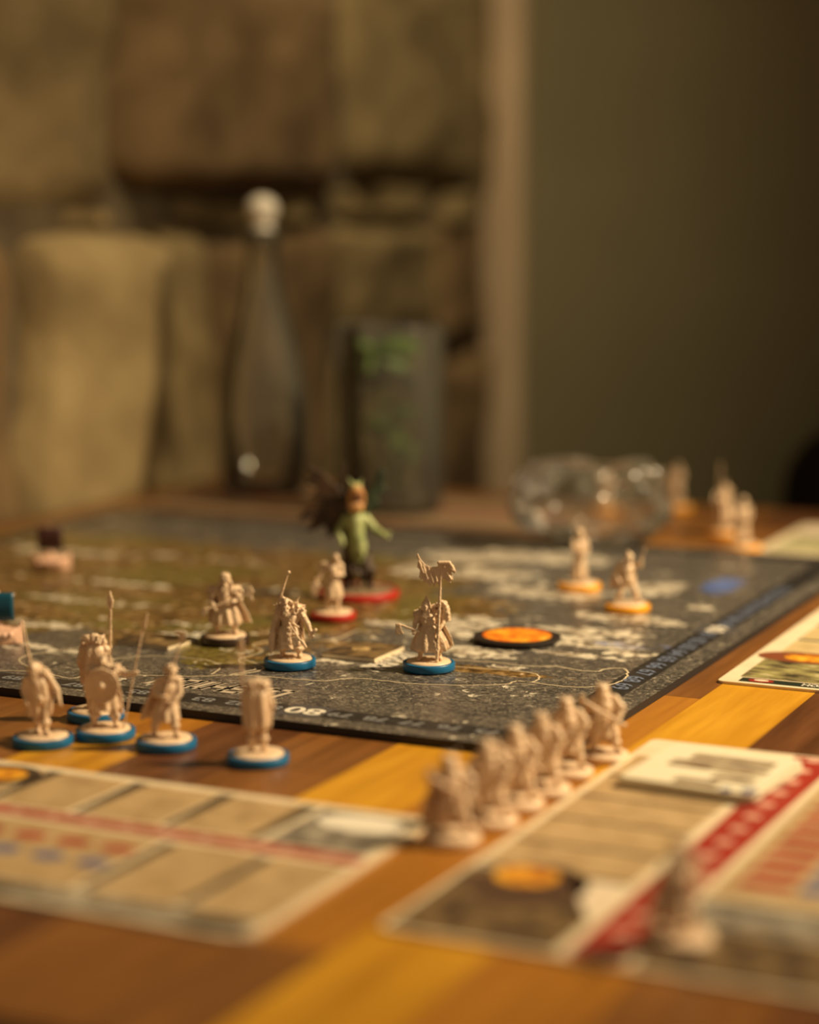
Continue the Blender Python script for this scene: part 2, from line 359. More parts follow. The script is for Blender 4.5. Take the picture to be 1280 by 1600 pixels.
for a in ((745, 1030, .018, .012), (900, 1010, .030, .009), (1000, 1035, .02, .006), (860, 935, .035, .018), (760, 905, .03, .02), (960, 975, .022, .012), (900, 1018, .03, .006),
          (740, 880, .03, .02), (850, 880, .04, .022), (900, 1035, .022, .004), (720, 985, .022, .02), (670, 900, .02, .02), (1010, 930, .018, .016), (1035, 985, .01, .008), (790, 1055, .010, .003),
          (1090, 960, .008, .006), (690, 1000, .02, .01), (930, 1000, .03, .008), (1050, 925, .012, .008), (600, 985, .012, .006)):
    Sm = np.maximum(Sm, blob(*a))
for a in ((520, 1043, .05, .006), (280, 985, .022, .004), (150, 950, .045, .006), (60, 985, .05, .008), (430, 935, .04, .008), (90, 870, .05, .01), (170, 920, .04, .005), (480, 1005, .02, .006), (600, 1040, .02, .006), (300, 880, .05, .008), (30, 1020, .03, .008)):
    Sm = np.maximum(Sm, .62 * blob(*a))
Bm = np.maximum(Bm, blob(1130, 925, .012, .03)); Bm = np.maximum(Bm, .6 * blob(980, 1020, .03, .012)); 
co = np.stack([GX, GY, np.full_like(GX, TOP + BT)], -1).reshape(-1, 3)
idx = np.arange(NX * NY).reshape(NX, NY); q = np.stack([idx[:-1, :-1], idx[1:, :-1], idx[1:, 1:], idx[:-1, 1:]], -1).reshape(-1, 4)
board = empty('game_board', (0, 0, 0), 0, 'large square board with a dark sea and brown land map, lying under the small figures', 'game board')
# the map print is the top face of the board slab
me = bpy.data.meshes.new('map_print'); me.from_pydata((co + np.array([0, 0, .00002])).tolist(), [], q.tolist())
ca = me.color_attributes.new('regions', 'FLOAT_COLOR', 'POINT')
ca.data.foreach_set('color', np.stack([Lm, Sm, Bm, np.ones_like(Lm)], -1).reshape(-1).astype(np.float32)); mo('map_print', me, M, board)
EDGE = mat('board_edge_card', (.015, .012, .012), .6)
bm = bmesh.new(); box(bm, BX0, 0, 0, BY1, TOP + .0002, TOP + BT); bmo('board_panel', bm, EDGE, board)
def quad(bm, pts, z0, z1):
    a = [bm.verts.new((x, y, z0)) for x, y in pts]; b = [bm.verts.new((x, y, z1)) for x, y in pts]; n = len(pts)
    bm.faces.new(a[::-1]); bm.faces.new(b)
    for i in range(n): bm.faces.new((a[i], a[(i + 1) % n], b[(i + 1) % n], b[i]))
def rect(x0, x1, y0, y1): return [(x0, y0), (x1, y0), (x1, y1), (x0, y1)]
def disc(cx, cy, rx, ry=None, n=28): return [(cx + rx * math.cos(2 * PI * i / n), cy + (ry or rx) * math.sin(2 * PI * i / n)) for i in range(n)]
ZB = TOP + BT
TRK = noisy('score_track_print', [(.3, (.012, .011, .012)), (.7, (.035, .032, .032))], 200, rough=.38)
bm = bmesh.new(); 
for r in (rect(BX0 + .01, -.0105, .0105, .0235), rect(-.0235, -.0105, .0235, BY1 - .01), rect(BX0 + .01, -.0235, BY1 - .0235, BY1 - .0105), rect(BX0 + .01, BX0 + .023, .0235, BY1 - .0235)): quad(bm, r, ZB - .0001, ZB + .00006)
bmo('score_track', bm, TRK, board)
bm = bmesh.new(); quad(bm, rect(BX0 / 2 - .0003, BX0 / 2 + .0003, .0, BY1), ZB, ZB + .00009); bmo('fold_seam', bm, EDGE, board)
bm = bmesh.new(); quad(bm, rect(BX0, 0, BY1 / 2 - .0003, BY1 / 2 + .0003), ZB, ZB + .00009); bmo('fold_seam', bm, EDGE, board)
NUM = mat('grey_lettering_ink', (.20, .20, .21), .5); NUMB = mat('steel_blue_lettering_ink', (.13, .16, .25), .5)
BOXP = mat('score_box_print', (.075, .07, .075), .45)
GLYPH = {}
def text(s, x, y, z, size, rz, m, parent, sx=1.0, align='CENTER', shear=0):
    key = (s, m.name, shear)
    if key not in GLYPH:
        c = bpy.data.curves.new('lettering', 'FONT'); c.body = s; c.size = 1; c.extrude = .004; c.align_x = 'CENTER'; c.align_y = 'CENTER'; c.shear = shear; c.offset = .014; c.resolution_u = 4
        t = bpy.data.objects.new('t', c); C.objects.link(t); me = bpy.data.meshes.new_from_object(t.evaluated_get(bpy.context.evaluated_depsgraph_get()))
        bpy.data.objects.remove(t); me.name = 'lettering'; me.materials.clear(); me.materials.append(m); GLYPH[key] = me
    o = mo('lettering', GLYPH[key], None, parent); o.location = (x, y, z + .00012); o.rotation_euler = (0, 0, rz); o.scale = (size * sx, size, .02); return o
# near side: the 80 box is seen at (487,1120); numbers run down to 71 at the corner, up the right side from 69
bxx, _ = at(487, 1120)
def score_box(x, y, s_, rz, sz):
    bm = bmesh.new(); quad(bm, rect(x - .0095, x + .0095, y - .009, y + .009), ZB, ZB + .0001); b = bmo('score_box', bm, BOXP, board); text(s_, x, y, ZB + .0001, sz, rz, WHITEP, b, 1.25)
score_box(bxx, .017, '80', PI, .0135)
for k_ in range(1, 6): text(str(80 - k_), bxx + .0155 * k_, .017, ZB, .0085, PI, NUM, board, 1.2)
for k_ in range(1, 10):
    if bxx - .0155 * k_ > BX0 + .02: text(str(80 + k_), bxx - .0155 * k_, .017, ZB, .0085, PI, NUM, board, 1.2)
score_box(-.017, .017, '70', -PI / 2, .014)
ya = at(1004, 1076, BT)[1]; yb = at(1157, 987, BT)[1]; st = (yb - ya) / 9
for n_ in range(69, 51, -1):
    yy = ya + (69 - n_) * st
    if n_ == 60: score_box(-.017, yy, '60', -PI / 2, .0125)
    else: text(str(n_), -.017, yy, ZB, .0105, -PI / 2, NUMB, board, 1.1)
SEG = {'П': [(0, 0, 0, 1), (1, 0, 1, 1), (0, 1, 1, 1)], 'О': [(0, 0, 0, 1), (1, 0, 1, 1), (0, 1, 1, 1), (0, 0, 1, 0)], 'Ш': [(0, 0, 0, 1), (.5, 0, .5, 1), (1, 0, 1, 1), (0, 0, 1, 0)],
       'Н': [(0, 0, 0, 1), (1, 0, 1, 1), (0, .5, 1, .5)], 'Е': [(0, 0, 0, 1), (0, 1, 1, 1), (0, .5, .8, .5), (0, 0, 1, 0)], 'Л': [(0, 0, .22, 1), (1, 0, 1, 1), (.22, 1, 1, 1)],
       'Р': [(0, 0, 0, 1), (0, 1, 1, 1), (1, .5, 1, 1), (0, .5, 1, .5)], 'Т': [(.5, 0, .5, 1), (0, 1, 1, 1)], 'С': [(0, 0, 0, 1), (0, 1, 1, 1), (0, 0, 1, 0)]}
def letters(word, x, y, z, w, h, pitch, rz, m, parent, th=.22, shear=0.0):
    bm = bmesh.new(); n = len(word)
    for i, ch in enumerate(word):
        for a, b, c, d in SEG[ch]:
            P = Vector((a * w, b * h)); Q = Vector((c * w, d * h)); t = (Q - P).normalized(); e = th * (w if abs(t.y) > .5 else h * .8) / 2; nn = Vector((-t.y, t.x)) * e; P -= t * e * .9; Q += t * e * .9
            ox_ = (i - n / 2) * pitch; quad(bm, [(v.x + shear * v.y + ox_, v.y - h / 2) for v in (P - nn, Q - nn, Q + nn, P + nn)], 0, .00008)
    o = bmo('lettering', bm, m, parent); o.location = (x, y, z + .00012); o.rotation_euler = (0, 0, rz); return o
# region name along the near shore, and the tall one beside the cardboard tile
LET = mat('region_lettering_ink', (.50, .42, .33), .5)
ax, ay = at(228, 1071, BT); bx_, by_ = at(452, 1077, BT)
letters('ПОШНЕПЛ', (ax + bx_) / 2, (ay + by_) / 2, ZB, .0078, .0125, (bx_ - ax) / 6.6, 0, LET, board, .30, .25)
p0 = at(575, 1047, BT); p1 = at(645, 1022, BT)
letters('НННЛННЛ', (p0[0] + p1[0]) / 2, (p0[1] + p1[1]) / 2, ZB, .0042, .0105, .0058, math.atan2(p1[1] - p0[1], p1[0] - p0[0]), WHITEP, board, .34)
def ribbon(pts, w, m, name='border_line', parent=None, closed=False):
    P = [Vector((*at(a, b, BT), 0)) for a, b in pts]; Q = []
    for i in range(len(P) - 1):     # Catmull-Rom through the points
        a, b, c, d = P[max(i - 1, 0)], P[i], P[i + 1], P[min(i + 2, len(P) - 1)]
        for k in range(8):
            t = k / 8; v = .5 * ((2 * b) + (c - a) * t + (2 * a - 5 * b + 4 * c - d) * t * t + (3 * b - a - 3 * c + d) * t ** 3)
            v.x += .0010 * noise.noise(Vector((v.x * 300, v.y * 300, 1))); v.y += .0010 * noise.noise(Vector((v.x * 300, v.y * 300, 9))); Q.append(v)
    Q.append(P[-1]); bm = bmesh.new(); L = []
    for i, v in enumerate(Q):
        t = (Q[min(i + 1, len(Q) - 1)] - Q[max(i - 1, 0)]).normalized(); n_ = Vector((-t.y, t.x, 0)) * w / 2
        L.append([bm.verts.new((v.x + s * n_.x, v.y + s * n_.y, ZB + h)) for s, h in ((1, 0), (1, .00012), (-1, .00012), (-1, 0))])
    for a, b in zip(L, L[1:]):
        for j in range(4): bm.faces.new((a[j], a[(j + 1) % 4], b[(j + 1) % 4], b[j]))
    bm.faces.new(L[0]); bm.faces.new(L[-1][::-1])
    return bmo(name, bm, m, board)
LINE = mat('border_line_ink', (.62, .52, .36), .5)
for pts, w in (([(0, 1048), (60, 1050), (110, 1060), (150, 1052), (220, 1055), (300, 1057), (360, 1055), (420, 1058), (500, 1064), (560, 1060), (640, 1068), (720, 1071), (790, 1069), (806, 1064), (830, 1066), (843, 1060), (836, 1053), (800, 1048), (760, 1045), (700, 1041)], .0007),
               ([(806, 1064), (850, 1069), (900, 1074), (950, 1071), (975, 1062), (981, 1052), (975, 1045), (950, 1045), (930, 1049), (900, 1047), (870, 1042), (820, 1041), (780, 1036), (740, 1033), (690, 1030)], .0008),
               ([(350, 1056), (400, 1045), (372, 1032), (410, 1018), (395, 1008), (440, 1000), (520, 1000), (560, 985), (600, 990)], .0006), ([(360, 1056), (412, 1045), (380, 1030)], .0006),
               ([(330, 1054), (345, 1040), (310, 1030), (240, 1025), (180, 1030), (140, 1040)], .0006), ([(60, 1050), (30, 1030), (80, 1018), (160, 1010)], .0006)):
    ribbon(pts, w, LINE)
def tile(name, cx, cy, w, h, rz, th, label, cat, group=None, art=ARTP, z0=ZB + .00013):
    o = empty(name, (cx, cy, z0), rz, label, cat, group)
    bm = bmesh.new(); box(bm, -w / 2, w / 2, -h / 2, h / 2, 0, th - .0004); bmo('card_core', bm, CREAM, o)
    bm = bmesh.new(); box(bm, -w / 2, w / 2, -h / 2, h / 2, th - .0004, th); bmo('printed_face', bm, art, o)
    bm = bmesh.new(); quad(bm, disc(-.001, 0, w * .17, h * .13), th, th + .0001); bmo('pale_emblem', bm, noisy('amber_print', [(.35, (.20, .12, .05)), (.6, (.62, .44, .20))], 300, rough=.45), o)
    return o
cx, cy = at(568, 1020, .004); tile('cardboard_tile', cx, cy, .026, .030, 0, .0022, 'square dark tile with small amber emblem between two blue based figures on the board', 'token')
cx, cy = at(245, 1003, .004); tile('cardboard_tile', cx, cy, .030, .022, -.1, .0020, 'thin dark tile lying flat on brown land behind the spear carriers', 'token')
letters('ЛЛНЛ', *at(288, 993, BT), ZB, .0048, .011, .0062, .5, WHITEP, board, .34)
cx, cy = at(808, 1000, .004)
fd = empty('round_token', (cx, cy, ZB + .0002), 0, 'round black rimmed token with a glowing orange flame picture, lying on snow', 'token')
bm = bmesh.new(); lathe(bm, [(.019, 0), (.0195, .0008), (.0202, .0016), (.0200, .0026)], 56); bmo('rim', bm, mat('black_card', (.02, .014, .012), .45), fd)
FL = mat('flame_print', rough=.4)
t = nd(FL, 'ShaderNodeTexNoise'); t.inputs['Scale'].default_value = 110; t.inputs['Detail'].default_value = 5; t.inputs['Distortion'].default_value = 1.2; lk(FL, coords(FL), t.inputs['Vector'])
lk(FL, ramp(FL, t.outputs[0], [(.25, (.30, .03, .004)), (.42, (.85, .16, .008)), (.58, (1, .38, .02)), (.72, (1, .62, .08))]), FL.node_tree.nodes['Principled BSDF'].inputs['Base Color'])
bm = bmesh.new(); quad(bm, disc(0, 0, .0158, n=44), .0026, .0028); bmo('flame_picture', bm, FL, fd)
# ---------------------------------------------------------------- player mats
def mat_base(name, x0, x1, y0, y1, r, label, z=TOP + .0001, th=.0011, rz=0, pivot=None):
    px_, py_ = pivot or ((x0 + x1) / 2, (y0 + y1) / 2)
    o = empty(name, (px_, py_, z), rz, label, 'player mat')
    w, h = x1 - x0, y1 - y0; pts = [(a + (x0 + x1) / 2 - px_, b - h / 2 + (y0 + y1) / 2 - py_) for a, b in rrect(w, h, r, 4)]
    bm = bmesh.new(); quad(bm, pts, 0, th); bmo('mat_card', bm, CREAM, o)
    return o, px_, py_, th
def decals(o, name, rects, m, ox, oy, z, h=.0001, kind=None):
    for r in rects:
        bm = bmesh.new(); quad(bm, [(a - ox, b - oy) for a, b in (r if len(r) > 4 or hasattr(r[0], '__len__') else rect(*r))], z, z + h); x = bmo(name, bm, m, o)
    return x
# left mat, long side along the near edge
o, ox, oy, th = mat_base('player_mat', -.245, -.0085, -.2135, -.0885, .007, 'parchment mat with a thin red track, lying in front of the blue spear carriers')
decals(o, 'printed_slot', [(x0 + .0005, x0 + .0295, -.1335, -.0935) for x0 in (-.2220, -.1875, -.1530, -.1175, -.0830)], PARCH, ox, oy, th)
decals(o, 'slot_divider', [[(x0 - .0045, -.1325), (x0 - .0015, -.1325), (x0 + .0005, -.0935), (x0 - .0052, -.0935)] for x0 in (-.1870, -.1520, -.1165, -.0820, -.0500)], INK, ox, oy, th + .0001)
decals(o, 'ship_picture', [(-.0475, -.0125, -.1335, -.0935)], GREYP, ox, oy, th + .0001)
decals(o, 'white_oval', [disc(-.0285, -.1045, .0155, .0085)], WHITEP, ox, oy, th + .0002)
tk = decals(o, 'red_track', [(-.2435, -.011, -.1430, -.1355)], REDP, ox, oy, th)
decals(tk, 'track_pip', [disc(-.24 + i * .0145, -.1392, .0018, .0012) for i in range(16)], PIP, ox, oy, th + .0001)
decals(o, 'printed_slot', [(-.0705, -.0415, -.199, -.146), (-.0370, -.0110, -.199, -.146)], PARCH, ox, oy, th)
decals(o, 'slot_divider', [[(-.0752, -.196), (-.0715, -.196), (-.0705, -.148), (-.0748, -.148)], [(-.0415, -.196), (-.0380, -.196), (-.0365, -.148), (-.0408, -.148)]], INK, ox, oy, th)
decals(o, 'table_print', [(-.242, -.077, -.199, -.146)], PARCH, ox, oy, th)
decals(o, 'red_mark', [disc(-.2335 + i * .0165, -.160, .0062, .0036) for i in range(10)], REDP, ox, oy, th + .0001)
decals(o, 'blue_mark', [disc(-.2325 + i * .0165, -.175, .0058, .0040) for i in range(10)], BLUEP, ox, oy, th + .0001)
decals(o, 'landscape_strip', [(-.242, -.012, -.211, -.2)], GREYP, ox, oy, th)
decals(o, 'dark_emblem', [disc(-.1, -.206, .011, .005), disc(-.024, -.206, .010, .0055), disc(-.19, -.206, .011, .005)], INK, ox, oy, th + .0001)
cxm, cym = at(5, 1216); em = decals(o, 'dark_emblem', [disc(cxm, cym, .014, .012)], INK, ox, oy, th + .0001); decals(em, 'gold_emblem', [disc(cxm, cym, .009, .008)], GOLDP, ox, oy, th + .0002)
# right mat, running away from the viewer
o, ox, oy, th = mat_base('player_mat', .0195, .1500, -.1890, .0420, .003, 'parchment mat with a wide red dotted track, beside the row of plain figures', rz=math.radians(-.4))
ys_ = [-.012, -.040, -.068, -.096, -.124]
decals(o, 'printed_slot', [(.0225, .0705, b, a - .002) for a, b in zip([.018] + ys_[:-1], ys_)], PARCH, ox, oy, th)
decals(o, 'slot_divider', [(.0225, .0705, a - .0022, a - .0002) for a in ys_], INK, ox, oy, th + .0001)
decals(o, 'dark_picture', [(.0215, .0705, -.187, -.128)], ARTP, ox, oy, th)
cxm, cym = at(830, 1385, .001)
em = decals(o, 'dark_emblem', [disc(cxm, cym, .017, .019)], mat('emblem_brown_print', (.07, .035, .02), .5), ox, oy, th + .0001)
decals(em, 'gold_emblem', [disc(cxm - .004, cym + .007, .010, .009)], GOLDP, ox, oy, th + .0002)
decals(o, 'pale_corner', [[(.052, -.128), (.0705, -.128), (.0705, -.160)]], PALE, ox, oy, th + .0001)
tk = decals(o, 'red_track', [(.0745, .0905, -.187, .040)], REDP, ox, oy, th)
decals(tk, 'track_pip', [disc(.0825, -.181 + i * .0155, .0030) for i in range(15)], PIP, ox, oy, th + .0001)
decals(o, 'table_print', [(.0935, .1480, -.125, .040)], PARCH, ox, oy, th)
decals(o, 'red_mark', [(.0985, .1140, -.112 + i * .0125, -.105 + i * .0125) for i in range(9)], REDP, ox, oy, th + .0001)
decals(o, 'blue_mark', [(.1165, .1320, -.112 + i * .0125, -.104 + i * .0125) for i in range(9)], BLUEP, ox, oy, th + .0001)
decals(o, 'grey_picture', [(.0935, .1480, -.150, -.127)], GREYP, ox, oy, th)
decals(o, 'dark_picture', [(.0935, .1480, -.187, -.151)], ARTP, ox, oy, th)
# third mat to the right of the board
o, ox, oy, th = mat_base('player_mat', .0125, .1500, .1490, .3800, .003, 'cream edged mat with a yellow and brown oval emblem, right of the board', rz=math.radians(.4), pivot=(.0125, .149))
decals(o, 'name_bar', [(.0210, .1480, .1520, .1595)], mat('black_green_print', (.015, .022, .014), .45), ox, oy, th)
em = decals(o, 'red_badge', [disc(.030, .1555, .0055, .003)], REDP, ox, oy, th + .0001)
decals(em, 'pale_badge', [disc(.030, .1558, .0032, .0016)], PALE, ox, oy, th + .0002)
decals(o, 'landscape_picture', [(.0195, .1480, .161, .200)], noisy('olive_art_print', [(.32, (.03, .024, .012)), (.45, (.16, .13, .06)), (.58, (.30, .27, .10)), (.7, (.52, .45, .27))], 90, rough=.45, stretch=(1, 1.8, 1)), ox, oy, th)
letters('НОРНЕТСНОЕ', .066 - ox, .1557 - oy, th, .0024, .0034, .0036, 0, WHITEP, o, .3)
cxm, cym = at(1262, 1030, .001)
em = decals(o, 'brown_oval', [disc(cxm, cym, .022, .0115)], mat('red_brown_print', (.20, .055, .02), .5), ox, oy, th + .0001)
decals(em, 'gold_emblem', [disc(cxm + .004, cym, .014, .0085)], GOLDP, ox, oy, th + .0002)
decals(o, 'printed_slot', [(.022, .145, .215 + i * .036, .246 + i * .036) for i in range(4)], noisy('yellow_parchment_print', [(.3, (.48, .36, .17)), (.7, (.62, .48, .25))], 90, rough=.48), ox, oy, th)
decals(o, 'slot_divider', [(.022, .145, .2115 + i * .036, .2150 + i * .036) for i in range(5)], mat('green_line_ink', (.05, .06, .025), .5), ox, oy, th)
# far mat and pale mat on the far side of the board
TAN = noisy('dimmed_tan_print', [(.3, (.20, .13, .075)), (.7, (.30, .21, .125))], 40, rough=.6)  # tan darkened in colour for the dim light at the far end
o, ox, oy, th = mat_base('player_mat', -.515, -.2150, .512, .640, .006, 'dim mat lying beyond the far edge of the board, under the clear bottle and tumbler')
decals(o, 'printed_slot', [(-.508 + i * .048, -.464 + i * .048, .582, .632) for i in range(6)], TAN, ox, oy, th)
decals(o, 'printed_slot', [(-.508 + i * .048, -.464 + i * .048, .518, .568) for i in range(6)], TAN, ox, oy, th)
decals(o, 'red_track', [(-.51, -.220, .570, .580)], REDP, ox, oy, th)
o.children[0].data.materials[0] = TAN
cxm, cym = at(1200, 845)
o, ox, oy, th = mat_base('player_mat', cxm + .004, cxm + .24, cym - .052, cym + .075, .008, 'pale green and cream mat on the table beyond the right end of the board')
decals(o, 'printed_slot', [(cxm + .012 + i * .05, cxm + .058 + i * .05, cym - .045, cym + .01) for i in range(4)], noisy('pale_green_print', [(.3, (.34, .32, .17)), (.7, (.52, .48, .28))], 60, rough=.5), ox, oy, th)
decals(o, 'track_strip', [(cxm + .012, cxm + .23, cym + .014, cym + .024)], mat('green_band_print', (.12, .14, .06), .5), ox, oy, th)
decals(o, 'picture', [(cxm + .012, cxm + .23, cym + .028, cym + .070)], PALE, ox, oy, th)
# ---------------------------------------------------------------- card stack
CARD = mat('ivory_card', (.74, .68, .52), .45)
_q = [at(a, b, .005) for a, b in ((978, 1214), (1040, 1168), (1243, 1187), (1192, 1238))]; cx = sum(a for a, b in _q) / 4; cy = sum(b for a, b in _q) / 4; NC = 8
r = random.Random(3); base_me = None
for i in range(NC):
    last = i == NC - 1
    z = TOP + .00165 + i * .00046
    bm = bmesh.new(); quad(bm, [(a, b - .026) for a, b in rrect(.0485, .052, .003, 4)], 0, .00040)
    lab = 'top card of the small stack, ivory with brown picture strips' if last else 'ivory card inside the small stack beside the wide red track'
    o = empty('playing_card', (cx + r.uniform(-.0012, .0012), cy + r.uniform(-.0012, .0012), z), r.uniform(-.04, .04) + math.radians(-4), lab, 'card', 'cards in the small stack')
    if last: o.location = (cx + .0002, cy, z); o.rotation_euler[2] = math.radians(-4)
    bmo('card_face', bm, CARD, o)
    if last:
        A2 = noisy('sepia_picture_print', [(.46, (.11, .06, .03)), (.54, (.26, .17, .09)), (.62, (.72, .64, .46))], 200, rough=.45, stretch=(.35, 2.2, 1))
        for (x0, x1, y0, y1) in ((-.012, .018, .0085, .0165), (-.016, .019, -.003, .006), (.004, .019, -.014, -.006), (-.006, .010, -.0235, -.017)):
            bm = bmesh.new(); quad(bm, rect(x0, x1, y0, y1), .0004, .00048); bmo('picture_strip', bm, A2, o)
        bm = bmesh.new(); quad(bm, disc(.0215, -.022, .0032, .003, 14), .0004, .00048); quad(bm, disc(.014, -.024, .002, .0025, 12), .0004, .00048); bmo('corner_mark', bm, BLUEP, o)
# ---------------------------------------------------------------- miniatures (millimetres, +x is the viewer's right when rz = 0, -y faces the viewer)
def hand(bm, w, d, curl=1):     # palm, four fingers and a thumb
    w = Vector(w); d = Vector(d).normalized(); s = d.cross(Vector((0, 1, 0)))
    s = s.normalized() if s.length > .1 else Vector((1, 0, 0)); n_ = d.cross(s)
    cap(bm, w, w + d * .9, .85, .75, 8, .8)
    for k in range(4):
        b = w + d * 1.2 + s * (k - 1.5) * .42; L = (.95, 1.15, 1.05, .8)[k]; m_ = b + d * L * .6
        cap(bm, b, m_, .27, .25, 6); cap(bm, m_, m_ + (d * .3 - n_ * .8 * curl) * L * .7, .25, .22, 6)
    t0 = w + d * .3 - s * .7; cap(bm, t0, t0 + (d * .7 - s * .5 - n_ * .5).normalized() * 1.1, .3, .25, 6)
def head(bm, c, face=(0, -1, 0), r=1.9, beard=0, helm=None, ears=True):
    c = Vector(c); f = Vector(face).normalized(); s = f.cross(Vector((0, 0, 1))).normalized(); u = Vector((0, 0, 1))
    ball(bm, c, (r * .86, r * .92, r * 1.12)); ball(bm, c + f * r * .35 - u * r * .55, r * .55)
    cone(bm, c + f * r * .8 + u * r * .15, c + f * r * 1.28 - u * r * .2, r * .16, r * .2, 6)       # nose
    for k in (-1, 1):
        cap(bm, c + f * r * .86 + u * r * .30 + s * k * r * .15, c + f * r * .70 + u * r * .27 + s * k * r * .6, r * .13, n=6)   # brow
        ball(bm, c + f * r * .80 + u * r * .08 + s * k * r * .34, r * .11, 1)                       # eye
        if ears: ball(bm, c + s * k * r * .88, (r * .16, r * .22, r * .3), 1)
    cap(bm, c + f * r * .86 - u * r * .5 - s * r * .2, c + f * r * .86 - u * r * .5 + s * r * .2, r * .09, n=6)   # mouth
    if beard:
        for k in range(7):
            a = (k - 3) / 3; p = c + f * r * .65 - u * r * .6 + s * a * r * .55; cone(bm, p, p + (f * .35 - u + s * a * .25) * beard * (1 - .35 * abs(a)), r * .26, .12, 6)
def human(bm, hip=(0, 0, 13), chest=(0, 0, 19.5), neck=(0, 0, 22.8), hd=(0, -.6, 25.2), shL=(-4, 0, 21.8), shR=(4, 0, 21.8), elL=(-5.6, 0, 17.4), elR=(5.6, 0, 17.4),
          haL=(-5.4, -2, 13.6), haR=(5.4, -2, 13.6), knL=(-2.4, -1, 7.2), knR=(2.4, -1, 7.2), ftL=(-2.9, 0, .9), ftR=(2.9, 0, .9), face=(0, -1, 0), beard=2.4, bulk=1.0, hands=True, toe=(0, -1), bare=True):
    V = Vector; b = bulk
    cap(bm, hip, chest, 2.9 * b, 3.2 * b, 14, 1.0); ball(bm, chest, (4.0 * b, 2.7 * b, 3.3)); ball(bm, hip, (3.3 * b, 2.6 * b, 2.6)); cap(bm, V(chest) + V((0, 0, 1.5)), hd, 1.5, 1.3)
    if bare: head(bm, hd, face, beard=beard)
    else: ball(bm, hd, 1.7)
    for sh, el, ha in ((shL, elL, haL), (shR, elR, haR)):
        ball(bm, sh, 1.75 * b); cap(bm, sh, el, 1.5 * b, 1.15 * b); cap(bm, el, ha, 1.2 * b, .8 * b)
        d = V(ha) - V(el)
        if hands: hand(bm, ha, d)
    for sg, kn, ft in ((-1, knL, ftL), (1, knR, ftR)):
        cap(bm, V(hip) + V((sg * 1.7 * b, 0, -.6)), kn, 2.0 * b, 1.45 * b); cap(bm, kn, V(ft) + V((0, 0, .8)), 1.5 * b, 1.0 * b)
        f = V((toe[0] + sg * .25, toe[1], 0)).normalized(); cap(bm, V(ft), V(ft) + f * 2.3, 1.05, .8, 10)
        skirt(bm, [(kn[2] - 3.0, *(V(kn).lerp(V(ft), .45))[:2], 1.75 * b, 1.75 * b, .05), (kn[2] - 1.4, *(V(kn).lerp(V(ft), .22))[:2], 2.0 * b, 2.0 * b, .05)], 8, 0, 20)   # boot cuff
def belt(bm, z, rx, ry, c=(0, 0), h=.8):
    skirt(bm, [(z - h, c[0], c[1], rx, ry, 0), (z + h, c[0], c[1], rx, ry, 0)], 1, 0, 28); box(bm, c[0] - 1, c[0] + 1, c[1] - ry - .5, c[1] - ry + .5, z - 1, z + 1)
def cape(bm, levels, n=20, th=.55, folds=5):   # levels: (z, cx, cy, halfwidth, depth) half shell behind the body, +y is behind
    a = []
    for z, cx, cy, w, dp in levels:
        o_, i_ = [], []
        for k in range(n + 1):
            t = PI * k / n; f = 1 + .09 * math.sin(folds * 2 * t + z * .1)
            o_.append((cx + math.cos(t) * w * f, cy + math.sin(t) * dp * f, z)); i_.append((cx + math.cos(t) * (w * f - th * 2), cy + math.sin(t) * (dp * f - th * 2), z))
        a.append(o_ + i_[::-1])
    rings(bm, a)
BASE = {}
def add_base(root, ring, r=9.6, beige=True):
    k = ('p', r)
    if k not in BASE:
        bm = bmesh.new(); lathe(bm, [(r * .97, 0), (r * 1.0, .5), (r, 2.0), (r * .955, 2.7), (r * .5, 2.85)], 48)
        rr = random.Random(int(r * 10))
        for _ in range(9): a = rr.uniform(0, 6.28); d = rr.uniform(2, r * .75); ball(bm, (d * math.cos(a), d * math.sin(a), 2.85), (rr.uniform(.5, 1.3), rr.uniform(.5, 1.2), .22), 1)
        bmesh.ops.scale(bm, vec=(.001,) * 3, verts=bm.verts); bmesh.ops.recalc_face_normals(bm, faces=bm.faces); me = bpy.data.meshes.new('base'); bm.to_mesh(me); bm.free(); me.materials.append(PL)
        me.polygons.foreach_set('use_smooth', [len(p.vertices) == 4 for p in me.polygons]); BASE[k] = me
    b = mo('base', BASE[k], None, root); b.location = (0, 0, .0012 if ring else 0)
    if ring:
        k = (ring, r)
        if k not in BASE:
            bm = bmesh.new(); lathe(bm, [(r - .6, 0), (r + 1.5, 0), (r + 1.75, .5), (r + 1.7, 3.0), (r + 1.45, 3.35), (r + .25, 3.4), (r + .2, 1.0), (r - .6, .6), (r - .6, 0)], 56, cap=False)
            bmesh.ops.scale(bm, vec=(.001,) * 3, verts=bm.verts); bmesh.ops.recalc_face_normals(bm, faces=bm.faces); me = bpy.data.meshes.new('base_ring'); bm.to_mesh(me); bm.free(); me.materials.append(RINGS[ring])
            me.polygons.foreach_set('use_smooth', [True] * len(me.polygons)); BASE[k] = me
        mo('base_ring', BASE[k], None, root)
PROTO = {}; SUB = {'winged_banner': 'staff', 'shield_boss': 'round_shield', 'spear_head': 'spear', 'axe_head': 'long_axe'}
def define(kind, parts, vox=.27):
    PROTO[kind] = [(n_, sculpt(n_, fn, v or vox, seed=i)) for i, (n_, fn, v) in enumerate(parts)]
